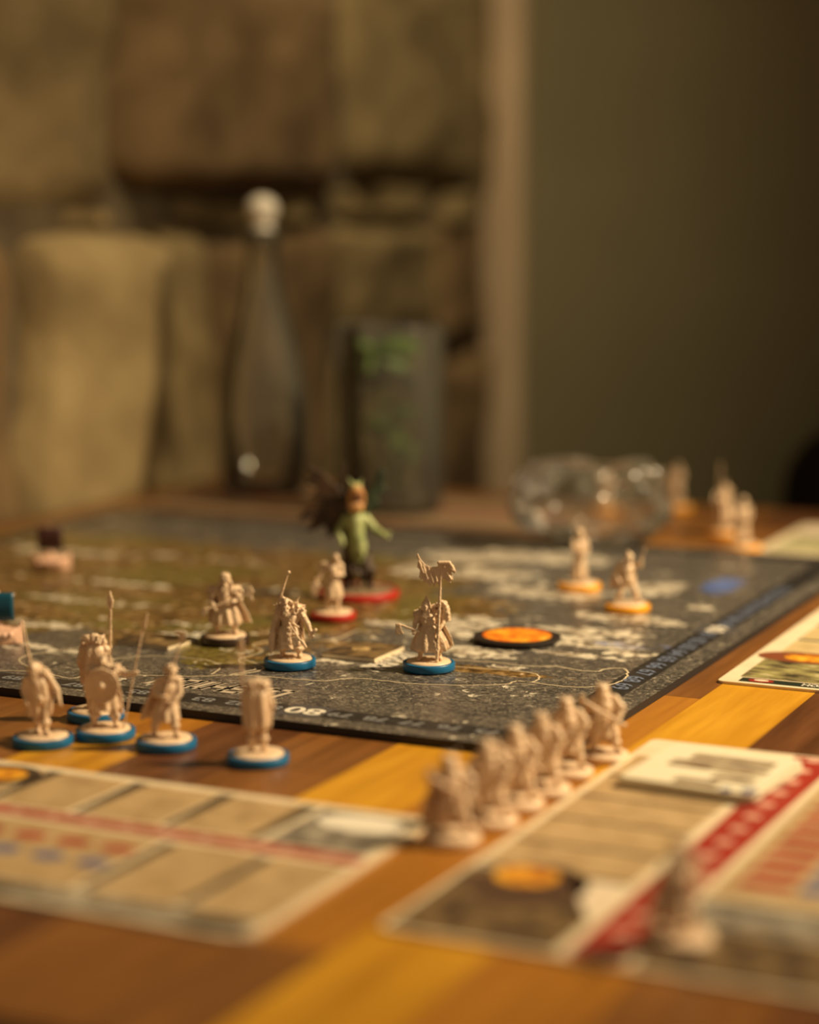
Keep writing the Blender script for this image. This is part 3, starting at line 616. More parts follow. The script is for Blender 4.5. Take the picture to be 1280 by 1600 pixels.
def mini(kind, px, py, ring, rz, label, group, r=9.6, z=TOP, sc=1.0, name='warrior_figurine', m=None, xy=None):
    X, Y = xy or at(px, py, z - TOP)
    root = empty(name, (X, Y, z + .0002), 0, label, 'figurine', group); root.rotation_euler[2] = 0
    add_base(root, ring, r)
    got = {}
    for n_, me in PROTO[kind]:
        if not me.materials: me.materials.append(PL)
        if n_ in SUB: mo(n_, me, None, got[SUB[n_]]); continue
        o = mo(n_, me, None, root); o.location = (0, 0, (.0012 if ring else 0) + .0026); o.rotation_euler = (0, 0, ANG + rz); o.scale = (sc,) * 3; got[n_] = o
    return root
def rod(r1=.42, r2=None): return lambda p, q: (lambda bm: cap(bm, p, q, r1, r2 or r1, 8))
# --- banner bearer
def f(bm):
    human(bm, hip=(.2, 0, 12.5), chest=(0, 0, 18), neck=(-.8, 0, 21), hd=(-1.2, -1.6, 22.8), shL=(-4.2, 0, 20), shR=(4.6, -.2, 21.5), elL=(-5.9, -.3, 16), elR=(7.2, -.4, 18.2), haL=(-6.2, -2.4, 13.8), haR=(5.2, -3.0, 15.2), ftL=(-3.8, 0, .9), ftR=(4.6, -.6, .9), knL=(-3, -1, 6.5), knR=(3.6, -1.4, 6.5), bulk=1.03, beard=3.2)
    belt(bm, 14.2, 4.0, 3.3, (.2, 0)); cap(bm, (-3.2, -2.6, 20), (3.5, -3.2, 15.5), .55); cap(bm, (3, -2.6, 20.5), (-2.6, -3.1, 15.6), .5)
    ball(bm, (-1.6, -3.0, 17.4), 1.0); ball(bm, (1.6, -3.0, 17.6), .9); ball(bm, (2.6, -3.4, 13.3), (1.3, .8, 1.2))
def f_skirt(bm): skirt(bm, [(14.6, .3, 0, 3.9, 3.2, .03), (12, .3, 0, 5.4, 4.2, .09), (8.5, .4, .2, 6.9, 5.2, .12), (5.6, .5, .4, 7.7, 5.6, .13), (4.4, .5, .4, 7.4, 5.3, .13)], 10, .5, 60)
def f_helm(bm):
    skirt(bm, [(23.0, -1.2, -1.4, 2.25, 2.3, 0), (24.0, -1.2, -1.4, 2.2, 2.2, 0), (25.6, -1.1, -1.3, 1.7, 1.7, 0), (27.2, -1, -1.3, .7, .7, 0), (28.4, -1, -1.3, .25, .25, 0)], 1, 0, 20)
    cap(bm, (-3.3, -1.4, 23.2), (.9, -1.4, 23.2), .4); cap(bm, (-1.2, -3.6, 24), (-1.2, -3.7, 22.2), .35)
def f_fur(bm):
    for c, r_, n_ in (((-3.9, .3, 20.4), (2.8, 2.6, 1.9), 34), ((3.6, .6, 21.6), (2.7, 2.4, 2.0), 34), ((0, 1.6, 20.5), (4, 2.4, 2.2), 34)):
        ball(bm, c, tuple(q * .78 for q in r_)); fur(bm, c, r_, n_, 1.8, .8, .6)
    cap(bm, (1.0, -.8, 23.4), (5.4, -.9, 25.2), .8, 1.3); ball(bm, (6.2, -.6, 24.6), (1.9, 1.7, 1.7))       # beast head over the shoulder
    skirt(bm, [(25.2, 6.7, -.4, 1.3, 1.3, 0), (23.5, 7.1, -.4, 1.7, 1.7, .05), (20, 7.6, -.4, 1.7, 1.7, .09), (17.3, 7.9, -.4, 1.45, 1.5, .12)], 6, 0, 24)
def f_cape(bm): cape(bm, [(20.5, .5, -.2, 4.2, 2.8), (16, 1.2, 0, 5.4, 3.9), (10, 2.0, .3, 7.4, 5.2), (6.5, 2.3, .3, 8.0, 5.6), (5, 1.8, .3, 7.0, 5.2)])
def f_axe(bm):
    cap(bm, (-4.2, -3.1, 13.2), (-13.0, -3.6, 16.6), .48, .48, 8); slab(bm, [(-14.2, 16.8), (-12.6, 16.9), (-11.9, 15.6), (-11.6, 14.2), (-10.6, 12.3), (-12.6, 11.9), (-14.4, 12.1), (-13.9, 14.0)], -4.1, -3.2)
def f_staff(bm): cap(bm, (3.4, -5.2, .3), (5.2, -2.4, 40), .72, .62, 8); ball(bm, (3.5, -5.2, .7), (.9, .9, .7))
def f_banner(bm):
    top = [(-5.2, 46.6), (-4.7, 46.9), (-3.4, 44.2), (-1.6, 42.1), (.6, 40.9), (3.6, 41.0), (4.3, 43.0), (6.2, 43.7), (8.6, 43.2), (10.6, 41.6), (11.4, 39.3), (11.0, 37.8), (10.4, 38.6), (9.2, 39.2)]
    bot = [(10.2, 36.6), (10.3, 35.3), (9.0, 35.6), (9.4, 34.0), (8.0, 34.4), (6.8, 36.0), (5.4, 35.9), (4.2, 33.0), (3.6, 34.8), (2.2, 32.2), (1.6, 34.2), (.2, 32.4), (-.6, 34.4), (-2.2, 34.6), (-2.4, 36.2), (-4.2, 36.6), (-3.7, 39.6), (-5.0, 41.0), (-4.4, 43.6)]
    slab(bm, top + bot, -2.9, -1.9)
    for a, b in (((-4.2, 43.5), (-2.4, 38.6)), ((-2.4, 41.5), (-.6, 36)), ((0, 40), (1.8, 34.6)), ((2.2, 39.8), (3.4, 35)), ((6.6, 40.6), (9.2, 36)), ((7.6, 41.4), (10.2, 39.6))): cap(bm, (a[0], -2.9, a[1]), (b[0], -3.0, b[1]), .35, .55, 8)
    cap(bm, (4.3, -2.8, 42.8), (8.6, -2.9, 42.9), .9, .9); cap(bm, (8.6, -2.9, 42.8), (11, -2.8, 39.2), .9, .4); ball(bm, (6.6, -3.2, 41.2), .6)
    for k in range(7): cone(bm, (-3.6 + k * 1.1, -2.8, 38.2 - k * .3), (-3.2 + k * 1.1, -3.1, 35.8 - k * .25), .42, .2)
define('bearer', [('body', f, .24), ('skirt', f_skirt, .24), ('helmet', f_helm, .22), ('fur_mantle', f_fur, .25), ('cape', f_cape, .3), ('axe', f_axe, .2), ('staff', f_staff, .2), ('winged_banner', f_banner, .2)])
# --- hunched leader with wolf pelt
def g(bm):
    human(bm, hip=(0, 0, 11.5), chest=(.3, -.3, 17.6), neck=(-.3, -1.4, 20.6), hd=(-1.3, -3.0, 22.2), shL=(-4.4, -.4, 19.6), shR=(4.8, -.4, 19.8), elL=(-6.4, .2, 15.4), elR=(7.8, -1.2, 15.0), haL=(-7.2, -1.6, 12.4), haR=(9.4, -2.4, 11.0), ftL=(-3.2, .6, .9), ftR=(4.3, -1.6, .9), knL=(-2.8, -.6, 6), knR=(3.8, -2.2, 6.4), bulk=1.15, beard=2.6)
    belt(bm, 12.9, 4.4, 3.7); cap(bm, (-4, -2.2, 18.6), (4, -3.6, 14), .5); cap(bm, (9.6, -2.6, 10.6), (11.4, -2.9, 12.6), .7, .8)
def g_skirt(bm): skirt(bm, [(13, 0, 0, 4.5, 3.8, .02), (10.6, 0, -.1, 5.3, 4.3, .05), (9.6, 0, -.1, 4.9, 4.0, .05), (7.2, .1, 0, 5.6, 4.5, .07), (6.4, .1, 0, 5.2, 4.1, .07), (4.2, .2, .1, 5.6, 4.6, .1)], 8, 1.1, 56)
def g_fur(bm):
    for c, r_, n_ in (((1.6, .2, 21.6), (4.9, 3.6, 2.8), 80), ((-3.6, -.2, 20.8), (2.6, 2.6, 2.4), 36), ((4.6, -.2, 19.8), (2.6, 2.6, 2.4), 36), ((-1.2, -1.4, 24.4), (2.5, 2.5, 2.3), 40)):
        ball(bm, c, tuple(q * .8 for q in r_)); fur(bm, c, r_, n_, 2.0, .7, .65)
    cone(bm, (2.6, -.8, 24.0), (4.7, -1.0, 27.0), .9, .1); cone(bm, (-2.6, -1.6, 26), (-3.0, -1.8, 27.6), .8, .15)
    cap(bm, (-1.3, -3.2, 25.4), (-1.3, -4.6, 24.4), 1.3, .8)
def g_rod(bm): cap(bm, (-6.2, 1.6, 18.5), (-.6, 2.2, 36.2), .75, .35, 8); ball(bm, (-.3, 2.2, 36.8), .85)
def g_axe(bm):
    cap(bm, (.2, -4.8, 15.4), (6.6, -5.4, 6.0), .38, .42, 8); ball(bm, (.1, -4.8, 15.6), .75); cap(bm, (5.6, -5.2, 8.0), (7.2, -5.4, 5.6), .8, .65)
    slab(bm, [(1.0, 9.9), (3.4, 10.4), (4.6, 9.0), (3.6, 7.6), (3.9, 6.0), (1.9, 4.9)], -5.6, -4.9)
def g_blade(bm): slab(bm, [(-7.4, 13.4), (-6.3, 13.4), (-6.0, 10.4), (-6.9, 3.4), (-8.0, 1.6), (-8.9, 3.2), (-9.0, 10.2), (-8.2, 11.2)], -2.2, -1.2); cap(bm, (-6.9, -1.7, 13), (-6.7, -1.7, 16), .5)
def g_cape(bm): cape(bm, [(20, .3, -.2, 5, 3.2), (14, 0, 0, 5.8, 4.2), (8, -.4, .2, 6.6, 5), (3.2, -.6, .2, 6.8, 5.2)])
define('leader', [('body', g, .24), ('skirt', g_skirt, .26), ('wolf_pelt', g_fur, .25), ('cape', g_cape, .3), ('back_staff', g_rod, .2), ('hip_axe', g_axe, .2), ('sword', g_blade, .2)])
# --- crowned warrior with two-handed axe
def c_(bm):
    human(bm, hip=(.2, 0, 12), chest=(.2, 0, 18), neck=(.4, -.4, 21.5), hd=(.4, -1.4, 24.0), shL=(-4.6, 0, 20.4), shR=(5.0, 0, 20.4), elL=(-6.2, -1.4, 16.2), elR=(7.2, -1.0, 16.4), haL=(-4.4, -4.0, 13.2), haR=(5.2, -3.8, 16.0), ftL=(-3.6, 0, .9), ftR=(4.8, -.4, .9), knL=(-3, -1.4, 6.4), knR=(4.2, -1.6, 6.8), bulk=1.1, beard=4.4); belt(bm, 13.4, 4.2, 3.5)
def c_s(bm): skirt(bm, [(14, .2, 0, 4.2, 3.4, .03), (10, .4, 0, 5.8, 4.4, .1), (6, .6, .2, 6.6, 5.0, .14), (4.4, .6, .2, 6.3, 4.8, .14)], 9, .2, 56)
def c_hair(bm):
    skirt(bm, [(24.6, .4, -1.0, 2.5, 2.5, 0), (26.2, .4, -1.0, 2.6, 2.6, .04), (28.0, .4, -1.0, 2.2, 2.2, .1), (28.4, .4, -1, 1.4, 1.4, .1)], 7, 0, 28)
    for s in (-1, 1):
        for k in range(9): p = Vector((.4 + s * 2.0, -.6, 25.2 - k * .2)); cone(bm, p, p + Vector((s * (1.2 + .32 * k), -.4, -2.4 - .5 * k)), .8, .2)
def c_fur(bm):
    for c, r_ in (((-4.6, .2, 20.6), (3, 2.6, 2.2)), ((5.0, .2, 20.6), (3, 2.6, 2.2)), ((.2, 1.6, 21), (4.2, 2.4, 2.6))): ball(bm, c, tuple(q * .8 for q in r_)); fur(bm, c, r_, 44, 2.0, .9, .65)
def c_cape(bm): cape(bm, [(20.6, .3, -.2, 5.2, 3), (15, .6, 0, 6.8, 4.2), (9, 1.6, .3, 8.8, 5.4), (5, 2.2, .3, 9.6, 5.8)])
def c_axe(bm):
    cap(bm, (-8.6, -4.6, 12.0), (12.6, -3.4, 19.6), .6, .5, 8)
    slab(bm, [(9.6, 19.2), (10.2, 22.0), (12.4, 22.8), (13.8, 20.2), (12.6, 18.6), (13.4, 16.2), (11.6, 15.8), (10.6, 17.6)], -3.9, -3.1); slab(bm, [(-9.6, 12.8), (-8.0, 13.4), (-7.4, 10.6), (-9.4, 9.0), (-10.6, 10.4)], -5.0, -4.2)
define('axeman', [('body', c_, .28), ('skirt', c_s, .3), ('hair', c_hair, .28), ('fur_mantle', c_fur, .28), ('cape', c_cape, .32), ('long_axe', c_axe, .25)])
# --- shield and spear carrier
def d_(bm): human(bm, shR=(4.4, 0, 21.6), elR=(8.6, -.6, 20.6), haR=(11.2, -1.4, 21.2), elL=(-5.8, -1, 17.6), haL=(-1.4, -3.6, 16.8), ftL=(-4.4, 0, .9), ftR=(4.2, -.4, .9), knL=(-3.4, -1, 6.8), knR=(3.4, -1.2, 6.8), bulk=1.12, beard=2.6); belt(bm, 13.6, 4.3, 3.6)
def d_s(bm): skirt(bm, [(14, 0, 0, 4.2, 3.4, .03), (10, 0, 0, 5.0, 4.0, .09), (7, 0, 0, 5.5, 4.4, .13)], 9, .2, 50)
def d_shield(bm):
    n = 36
    for y0, y1, r_ in ((-5.6, -4.7, 6.6), (-6.1, -5.2, 5.4)): rings(bm, [[(-.3 + r_ * math.cos(2 * PI * i / n), y, 17.2 + r_ * math.sin(2 * PI * i / n)) for i in range(n)] for y in (y0, y1)])
    for i in range(n): a, b = 2 * PI * i / n, 2 * PI * (i + 1) / n; cap(bm, (-.3 + 6.3 * math.cos(a), -5.6, 17.2 + 6.3 * math.sin(a)), (-.3 + 6.3 * math.cos(b), -5.6, 17.2 + 6.3 * math.sin(b)), .55, n=6)
    ball(bm, (-.3, -6.2, 17.2), (1.4, 1.0, 1.4))
def d_spear(bm): cap(bm, (7.4, -3.0, .6), (15.2, -.4, 39), .42, .38, 8); slab(bm, [(14.9, 37), (15.9, 37.6), (16.6, 40), (17.0, 44.6), (15.6, 41.4), (14.6, 39.4)], -.9, 0)
def d_fur(bm):
    for c, r_ in (((-4.2, .2, 21.8), (3, 2.8, 2.4)), ((4.4, .2, 21.8), (3, 2.8, 2.4)), ((0, .6, 24.6), (3.0, 3.0, 2.8))): ball(bm, c, tuple(q * .8 for q in r_)); fur(bm, c, r_, 40, 1.8, .8, .7, -.4)
    for s in (-1, 1): cone(bm, (s * 1.8, -.4, 26), (s * 3.0, -.6, 30.5), 1.1, .25)
    cap(bm, (0, -1.0, 26.6), (0, -3.0, 25.6), 1.6, 1.0)
def d_cape(bm): cape(bm, [(21, 0, -.2, 5.0, 3.2), (14, 0, 0, 6.0, 4.4), (5, 0, .2, 6.8, 5.2)])
define('shieldman', [('body', d_, .3), ('skirt', d_s, .3), ('round_shield', d_shield, .25), ('fur_hood', d_fur, .3), ('cape', d_cape, .34), ('spear', d_spear, .25)])
# --- spear carriers seen from behind / side
def e_(bm): human(bm, hip=(-.2, 0, 13), chest=(-1.4, 0, 19), neck=(-2.0, 0, 22), hd=(-2.6, -1, 24.6), shL=(-5.2, -.4, 21), shR=(2.8, 0, 21.4), elL=(-6.4, -.8, 16.6), elR=(5.6, 0, 17.2), haL=(-5.4, -2.6, 13.4), haR=(6.8, -1.4, 12.8), ftL=(-2.0, 2.4, .9), ftR=(1.6, -2.0, .9), knL=(-1.8, .6, 7), knR=(1.4, -1.6, 7), toe=(.4, -1), bulk=1.05); belt(bm, 13.8, 3.8, 3.2, (-.3, 0))
def e_cloak(bm): skirt(bm, [(22.6, -1.8, .4, 3.4, 2.6, .03), (19.6, -1.5, .6, 5.0, 3.6, .06), (15, -1.0, .9, 5.0, 4.0, .08), (9.5, -1.2, 1.6, 4.7, 4.2, .12), (6.6, -1.6, 2.0, 4.2, 4.0, .14)], 8, 1, 48)
def e_hood(bm): ball(bm, (-2.6, -.2, 25.0), (2.5, 2.5, 2.7)); fur(bm, (-2.6, 0, 25.2), (2.6, 2.6, 2.5), 44, 1.4, .9, .6, -.5); ball(bm, (.8, .4, 23.2), (2.4, 2.4, 2.2)); fur(bm, (.8, .4, 23.2), (2.4, 2.4, 2.2), 30, 1.3, .9, .6, -.4)
def e_spear(bm): cap(bm, (-3.4, 2.4, 21), (-7.2, 3.6, 42), .65, .4, 8)
define('watchman', [('body', e_, .3), ('cloak', e_cloak, .32), ('fur_hood', e_hood, .3), ('spear', e_spear, .25)])
def h_(bm): human(bm, hip=(.2, 0, 12.5), chest=(1.2, 0, 18.8), neck=(1.8, 0, 22), hd=(2.4, -.8, 25), face=(.7, -.7, 0), shL=(-2.6, -.6, 21), shR=(4.8, .4, 21.4), elL=(-3.4, -2.4, 16.6), elR=(5.6, -1.2, 17), haL=(0, -3.8, 16), haR=(3.4, -3.6, 14.2), ftL=(-4.6, .6, .9), ftR=(3.8, -1.2, .9), knL=(-3.4, -1, 6.8), knR=(3.4, -2.2, 7), toe=(.5, -1)); belt(bm, 13.4, 3.7, 3.1, (.4, 0))
def h_cloak(bm): cape(bm, [(22.6, .9, -.2, 4.4, 3), (16, -.4, 0, 5.4, 4.2), (10, -2.2, .3, 6.6, 5.2), (6.4, -3.4, .4, 6.4, 5.4)]); fur(bm, (1, .4, 22), (4.4, 3, 2), 40, 1.5, .8, .65); ball(bm, (1, .4, 21.8), (3.9, 2.6, 1.8))
def h_skirt(bm): skirt(bm, [(13.6, .3, 0, 3.8, 3.2, .03), (10, .2, -.2, 4.6, 3.8, .09), (6.4, 0, -.2, 5.0, 4.2, .13)], 8, .2, 44)
def h_spear(bm): cap(bm, (-1.6, -4.2, 11), (6.4, -1.4, 37.5), .5, .42, 8); slab(bm, [(6.0, 36), (7.2, 36.6), (8.6, 39.8), (7.4, 40.4), (5.0, 40.8), (3.6, 40), (5.2, 39)], -1.8, -1.0)
def h_hair(bm): ball(bm, (2.2, .2, 25.8), (2.1, 2.2, 2.2)); fur(bm, (2.0, .6, 25.6), (2.2, 2.2, 2.2), 34, 1.5, .9, .6, -.6)
define('strider', [('body', h_, .3), ('skirt', h_skirt, .3), ('cloak', h_cloak, .32), ('hair', h_hair, .3), ('spear', h_spear, .25)])
def k_(bm): human(bm, face=(0, 1, 0), toe=(0, 1), elR=(5.4, -.6, 17.4), haR=(4.6, .8, 13.6), elL=(-5.0, .4, 17.6), haL=(-5.0, 1.6, 20.6), ftL=(-2.2, 0, .9), ftR=(2.4, .4, .9), knL=(-1.9, 0, 7), knR=(2.0, .3, 7))
def k_cloak(bm): skirt(bm, [(24.0, 0, .2, 3.0, 2.6, .03), (21.8, 0, 0, 4.9, 3.4, .06), (16, 0, -.3, 5.1, 3.8, .08), (11, 0, -.4, 4.9, 3.9, .12), (9.0, 0, -.5, 4.4, 3.6, .14)], 7, 1, 48)
def k_hood(bm):
    for x in (-2.1, 2.6): ball(bm, (x, -.2, 24.6), (2.0, 2.1, 2.2)); fur(bm, (x, -.2, 24.8), (2.1, 2.2, 2.2), 36, 1.2, .6, .6, -.4)
    ball(bm, (0, 0, 25.2), (2.4, 2.3, 2.5))
def k_spear(bm): cap(bm, (-5.2, 1.8, 12), (-5.8, 1.2, 37), .5, .5, 8); slab(bm, [(-6.6, 36.6), (-5.0, 36.6), (-4.6, 39), (-5.8, 43), (-7.0, 39)], .8, 1.6)
define('sentry', [('body', k_, .3), ('cloak', k_cloak, .32), ('fur_hood', k_hood, .3), ('spear', k_spear, .25)])
# --- hooded raiders of the plain row
def r_(bm): human(bm, hip=(0, .4, 11.6), chest=(-.4, -.6, 17.2), neck=(-.6, -1.4, 20.4), hd=(-1.0, -2.2, 22.6), shL=(-4.2, -.6, 19.6), shR=(3.6, -.2, 19.8), elL=(-6.6, -2.0, 17.4), elR=(6.4, -1.6, 16.6), haL=(-5.0, -4.4, 17.2), haR=(4.6, -4.6, 13.4), ftL=(-3.8, .4, .9), ftR=(4.6, -1.0, .9), knL=(-3.2, -1.2, 6), knR=(3.6, -2.2, 6.4), toe=(.3, -1), bulk=1.05); belt(bm, 12.8, 3.9, 3.3)
def r_cloak(bm): cape(bm, [(21.4, -.6, -1.2, 4.2, 3.2), (17, -1.2, -.4, 5.6, 4.4), (11, -2.2, .2, 6.6, 5.2), (5.5, -3.0, .6, 7.0, 5.6), (2.6, -3.2, .8, 6.6, 5.4)]); ball(bm, (-.8, .2, 20), (4, 2.6, 2)); fur(bm, (-.8, 0, 20.2), (4.2, 2.8, 2.1), 44, 1.5, .8, .7)
def r_skirt(bm): skirt(bm, [(13, 0, 0, 3.9, 3.3, .03), (10, 0, -.2, 4.8, 3.9, .09), (6.4, 0, -.3, 5.2, 4.3, .13)], 8, .2, 44)
def r_hood(bm):
    ball(bm, (-1.0, -1.2, 23.6), (2.4, 2.5, 2.5)); fur(bm, (-1, -.8, 23.6), (2.4, 2.5, 2.4), 34, 1.1, .8, .6, -.3)
    cone(bm, (-2.2, -1.4, 25), (-3.2, -1.4, 27), .8, .2); cone(bm, (.6, -1.2, 25), (1.8, -1.2, 27.6), .8, .2)
def r_axe(bm): cap(bm, (-8.8, -5.0, 20.6), (6.8, -4.8, 11.2), .62, .7, 8); slab(bm, [(-10.4, 20.0), (-9.4, 22.8), (-7.6, 22.4), (-7.4, 20.2), (-8.6, 18.2)], -5.5, -4.5); cap(bm, (5.2, -3.2, 14), (7.6, -2.8, 18.2), .6, .4)
define('raider', [('body', r_, .3), ('skirt', r_skirt, .3), ('cloak', r_cloak, .32), ('fur_hood', r_hood, .3), ('long_axe', r_axe, .28)])
def s_axe(bm): cap(bm, (-7.2, -5.4, 11.6), (9.6, -4.4, 19.6), .6, .6, 8); slab(bm, [(9.0, 19), (9.2, 21.6), (11.6, 21.4), (11.4, 18.4), (10, 17.4)], -4.9, -3.9)
PROTO['raider_up'] = [q for q in PROTO['raider'] if q[0] != 'long_axe'] + [('spear', sculpt('spear', s_axe, .28))]
# --- slim robed figure, striding figure with raised arm, shield bearer
def t_(bm): human(bm, ftL=(-1.6, 0, .9), ftR=(1.8, 0, .9), knL=(-1.4, -.4, 7), knR=(1.4, -.6, 7), shL=(-3.3, 0, 21.8), shR=(3.3, 0, 21.8), elL=(-4.0, -1.6, 17.6), elR=(4.0, -1.4, 17.6), haL=(-1.6, -3.4, 17.4), haR=(2.2, -3.2, 14.8), bulk=.86, beard=1.2)
def t_robe(bm): skirt(bm, [(21, 0, .2, 3.5, 2.4, .02), (15, 0, .1, 2.7, 2.3, .05), (9, 0, .1, 3.6, 3.1, .1), (2.4, 0, .2, 4.3, 3.7, .12)], 8, .2, 44)
def t_hair(bm): ball(bm, (0, .3, 26.2), (2.1, 2.2, 2.2)); fur(bm, (0, .5, 26), (2.2, 2.3, 2.2), 30, 1.3, 1.0, .6, -.8); cap(bm, (0, 1.2, 25), (-.8, 2.2, 18), 1.2, .7)
define('robed', [('body', t_, .32), ('robe', t_robe, .34), ('hair', t_hair, .32)], .32)
def u_(bm): human(bm, hip=(0, 0, 11), chest=(-.4, -.4, 16.8), neck=(.2, -.6, 20), hd=(.6, -1.2, 22.6), shL=(-3.8, 0, 19), shR=(3.4, 0, 19.4), elL=(-6.2, 0, 15), elR=(6.2, -.6, 18.4), haL=(-4.8, -2.6, 12), haR=(6.4, -1.4, 22.2), ftL=(-5.4, .4, .9), ftR=(5.2, -.6, .9), knL=(-3.6, -1.6, 6), knR=(3.8, -2.0, 6.2), bulk=1.0); belt(bm, 12.2, 3.8, 3.2)
def u_c(bm): cape(bm, [(20.4, -.6, -.2, 4.4, 3), (14, -1.8, 0, 5.8, 4.4), (7, -2.6, .3, 6.6, 5.0)])
def u_s(bm): cap(bm, (6.2, -1.8, 21), (8.4, -2.2, 28), .5, .35); skirt(bm, [(26, -.0, -.8, .4, .4, 0), (23.8, .6, -.9, 2.1, 2.1, 0), (23, .6, -.9, 2.2, 2.2, 0)], 1, 0, 20)
define('striding', [('body', u_, .32), ('cape', u_c, .34), ('raised_sword', u_s, .3)])
def v_(bm): human(bm, hd=(1.8, -.8, 26), neck=(1, 0, 23), chest=(.4, 0, 20), elL=(-5.6, -.6, 17.6), haL=(-7.4, -1.6, 14.4), elR=(4.8, -1.6, 18), haR=(3.0, -3.2, 18), ftL=(-2.4, .4, .9), ftR=(2.6, -.4, .9), knL=(-1.6, -.4, 7), knR=(2.0, -.8, 7), bulk=.95, beard=1.0, face=(.4, -1, 0)); belt(bm, 14.2, 3.5, 2.9)
def v_s(bm): skirt(bm, [(15, 0, 0, 3.3, 2.8, .02), (11, .1, 0, 4.3, 3.6, .08), (6.6, .2, 0, 4.6, 3.9, .12)], 7, .2, 40)
def v_m(bm): ball(bm, (-3.0, .3, 22.6), (2.6, 2.2, 1.7)); ball(bm, (3.0, .3, 22.6), (2.2, 2.0, 1.6)); fur(bm, (-3, .3, 22.6), (2.6, 2.2, 1.8), 26, 1.2, .8, .6)
def v_a(bm): cap(bm, (-7.8, -2.0, 16.5), (-8.2, -2.2, 7.2), .45); slab(bm, [(-10.4, 13.6), (-7.6, 14.6), (-5.6, 12.6), (-6.4, 8.8), (-8.6, 7.0), (-10.6, 8.6)], -2.7, -1.8)
define('guard', [('body', v_, .3), ('skirt', v_s, .3), ('shoulder_fur', v_m, .3), ('war_axe', v_a, .28)])

PROTO['sentry_mirrored'] = []
for n_, me in PROTO['sentry']:
    me = me.copy(); me.transform(Matrix.Diagonal((-1, 1, 1, 1))); me.flip_normals(); PROTO['sentry_mirrored'].append((n_, me))
BZ = ZB + .0003
mini('bearer', 670, 1046, 'blue', 0, 'beige warrior with axe and tall winged banner on a blue ringed base', 'figurines on the board', z=BZ)
mini('leader', 453, 1041, 'blue', 0, 'hunched beige warrior in a wolf pelt with hip axe, blue ringed base on board', 'figurines on the board', z=BZ)
mini('axeman', 352, 1004, 'dark', 0, 'crowned long-haired beige warrior holding a long axe across, dark ringed base', 'figurines on the board', z=BZ)
mini('guard', 520, 967, 'red', 0, 'small beige axe bearer on a red ringed base in front of the green monster', 'figurines on the board', z=BZ)
mini('robed', 905, 921, 'yellow', .2, 'slim robed beige figure on an orange ringed base near the far board edge', 'figurines on the board', z=BZ)
mini('striding', 980, 954, 'yellow', 0, 'beige figure striding with legs apart on an orange ringed base, right of the robed one', 'figurines on the board', z=BZ)
gq = 'spear carriers in front of the board'
mini('watchman', 67, 1163, 'blue', 0, 'beige warrior leaning back with a lowered arm, leftmost blue ringed base off the board', gq)
mini('shieldman', 165, 1152, 'blue', 0, 'beige warrior with a round shield and slanted spear, blue ringed base', gq)
mini('sentry_mirrored', 150, 1123, 'blue', -.1, 'beige fur-hooded warrior with an upright spear, half hidden behind the round shield', gq, sc=1.1)
mini('strider', 260, 1168, 'blue', 0, 'beige cloaked warrior with short slanted spear, second blue base from the plain row', gq)
mini('sentry', 403, 1192, 'blue', 0, 'beige warrior seen from behind with an upright spear, blue base nearest the plain row', gq)
gq = 'orange based figurines on the far table'
mini('robed', 945, 800, 'yellow', .5, 'beige figure seen through the crumpled clear bag', gq)
mini('guard', 1055, 797, 'yellow', -.3, 'beige figure on an orange base standing between the clear bag and the far pair', gq)
mini('shieldman', 1132, 838, 'yellow', -1.9, 'taller back figure of the pair on orange bases by the pale mat', gq)
mini('robed', 1160, 860, 'yellow', .1, 'front figure of the pair on orange bases by the pale mat', gq)
gq = 'plain based raiders in a row'
place = ['nearest of the row', 'second from the near end of the row', 'third from the near end of the row', 'fourth from the near end of the row', 'second from the far end of the row', 'at the far end, by the board corner']
for i, (px_, py_) in enumerate([(706, 1316), (766, 1289), (808, 1262), (851, 1240), (887, 1212), (944, 1187)]):
    mini('raider_up' if i in (1, 3, 4) else 'raider', px_, py_, None, (.25, -.1, .15, -.25, .1, 0)[i], 'beige fur-cloaked raider on a plain base, ' + place[i], gq, r=9.2)
mini('raider', 1060, 1474, None, .9, 'very blurred beige raider standing on the red dotted track of the mat', 'plain figurine on the mat', r=9.4, z=TOP + .0016)
# ---------------------------------------------------------------- winged monster
GREEN = noisy('pale_green_paint', [(.35, (.20, .26, .10)), (.6, (.42, .48, .22))], 140, rough=.5, bmp=.3, bd=.0003)
WING = noisy('dark_brown_paint', [(.35, (.025, .014, .008)), (.65, (.07, .035, .015))], 160, rough=.55, bmp=.3, bd=.0003)
MUZ = noisy('orange_tan_paint', [(.35, (.45, .20, .08)), (.65, (.68, .42, .16))], 160, rough=.5)
DKG = noisy('dark_green_paint', [(.35, (.020, .035, .022)), (.65, (.05, .075, .04))], 160, rough=.5)
X, Y = at(560, 931, .004)
mon = empty('monster_figurine', (X, Y, BZ), 0, 'tall pale green monster with dark ragged wings on a large red base', 'figurine', 'figurines on the board')
def mpart(name, fn, m, vox=.5):
    me = sculpt(name, fn, vox, .12); me.materials.append(m); o = mo(name, me, None, mon); o.rotation_euler = (0, 0, ANG); o.location = (0, 0, .0016); return o
bm = bmesh.new(); lathe(bm, [(18.6, 0), (20.8, 0), (21, .6), (20.8, 3.6), (20.4, 4), (19.0, 4.1), (18.9, 2), (10, 1.8)], 64, cap=False); bmo('base_ring', bm, RINGS['red'], mon, True, .001)
bm = bmesh.new(); lathe(bm, [(18.7, 1.2), (18.7, 3.2), (17.5, 3.9), (9, 4.4)], 48)
for _ in range(16): a = RND.uniform(0, 6.28); d = RND.uniform(4, 14); ball(bm, (d * math.cos(a), d * math.sin(a), 4.0), (RND.uniform(1, 3), RND.uniform(1, 3), RND.uniform(.6, 2)), 1)
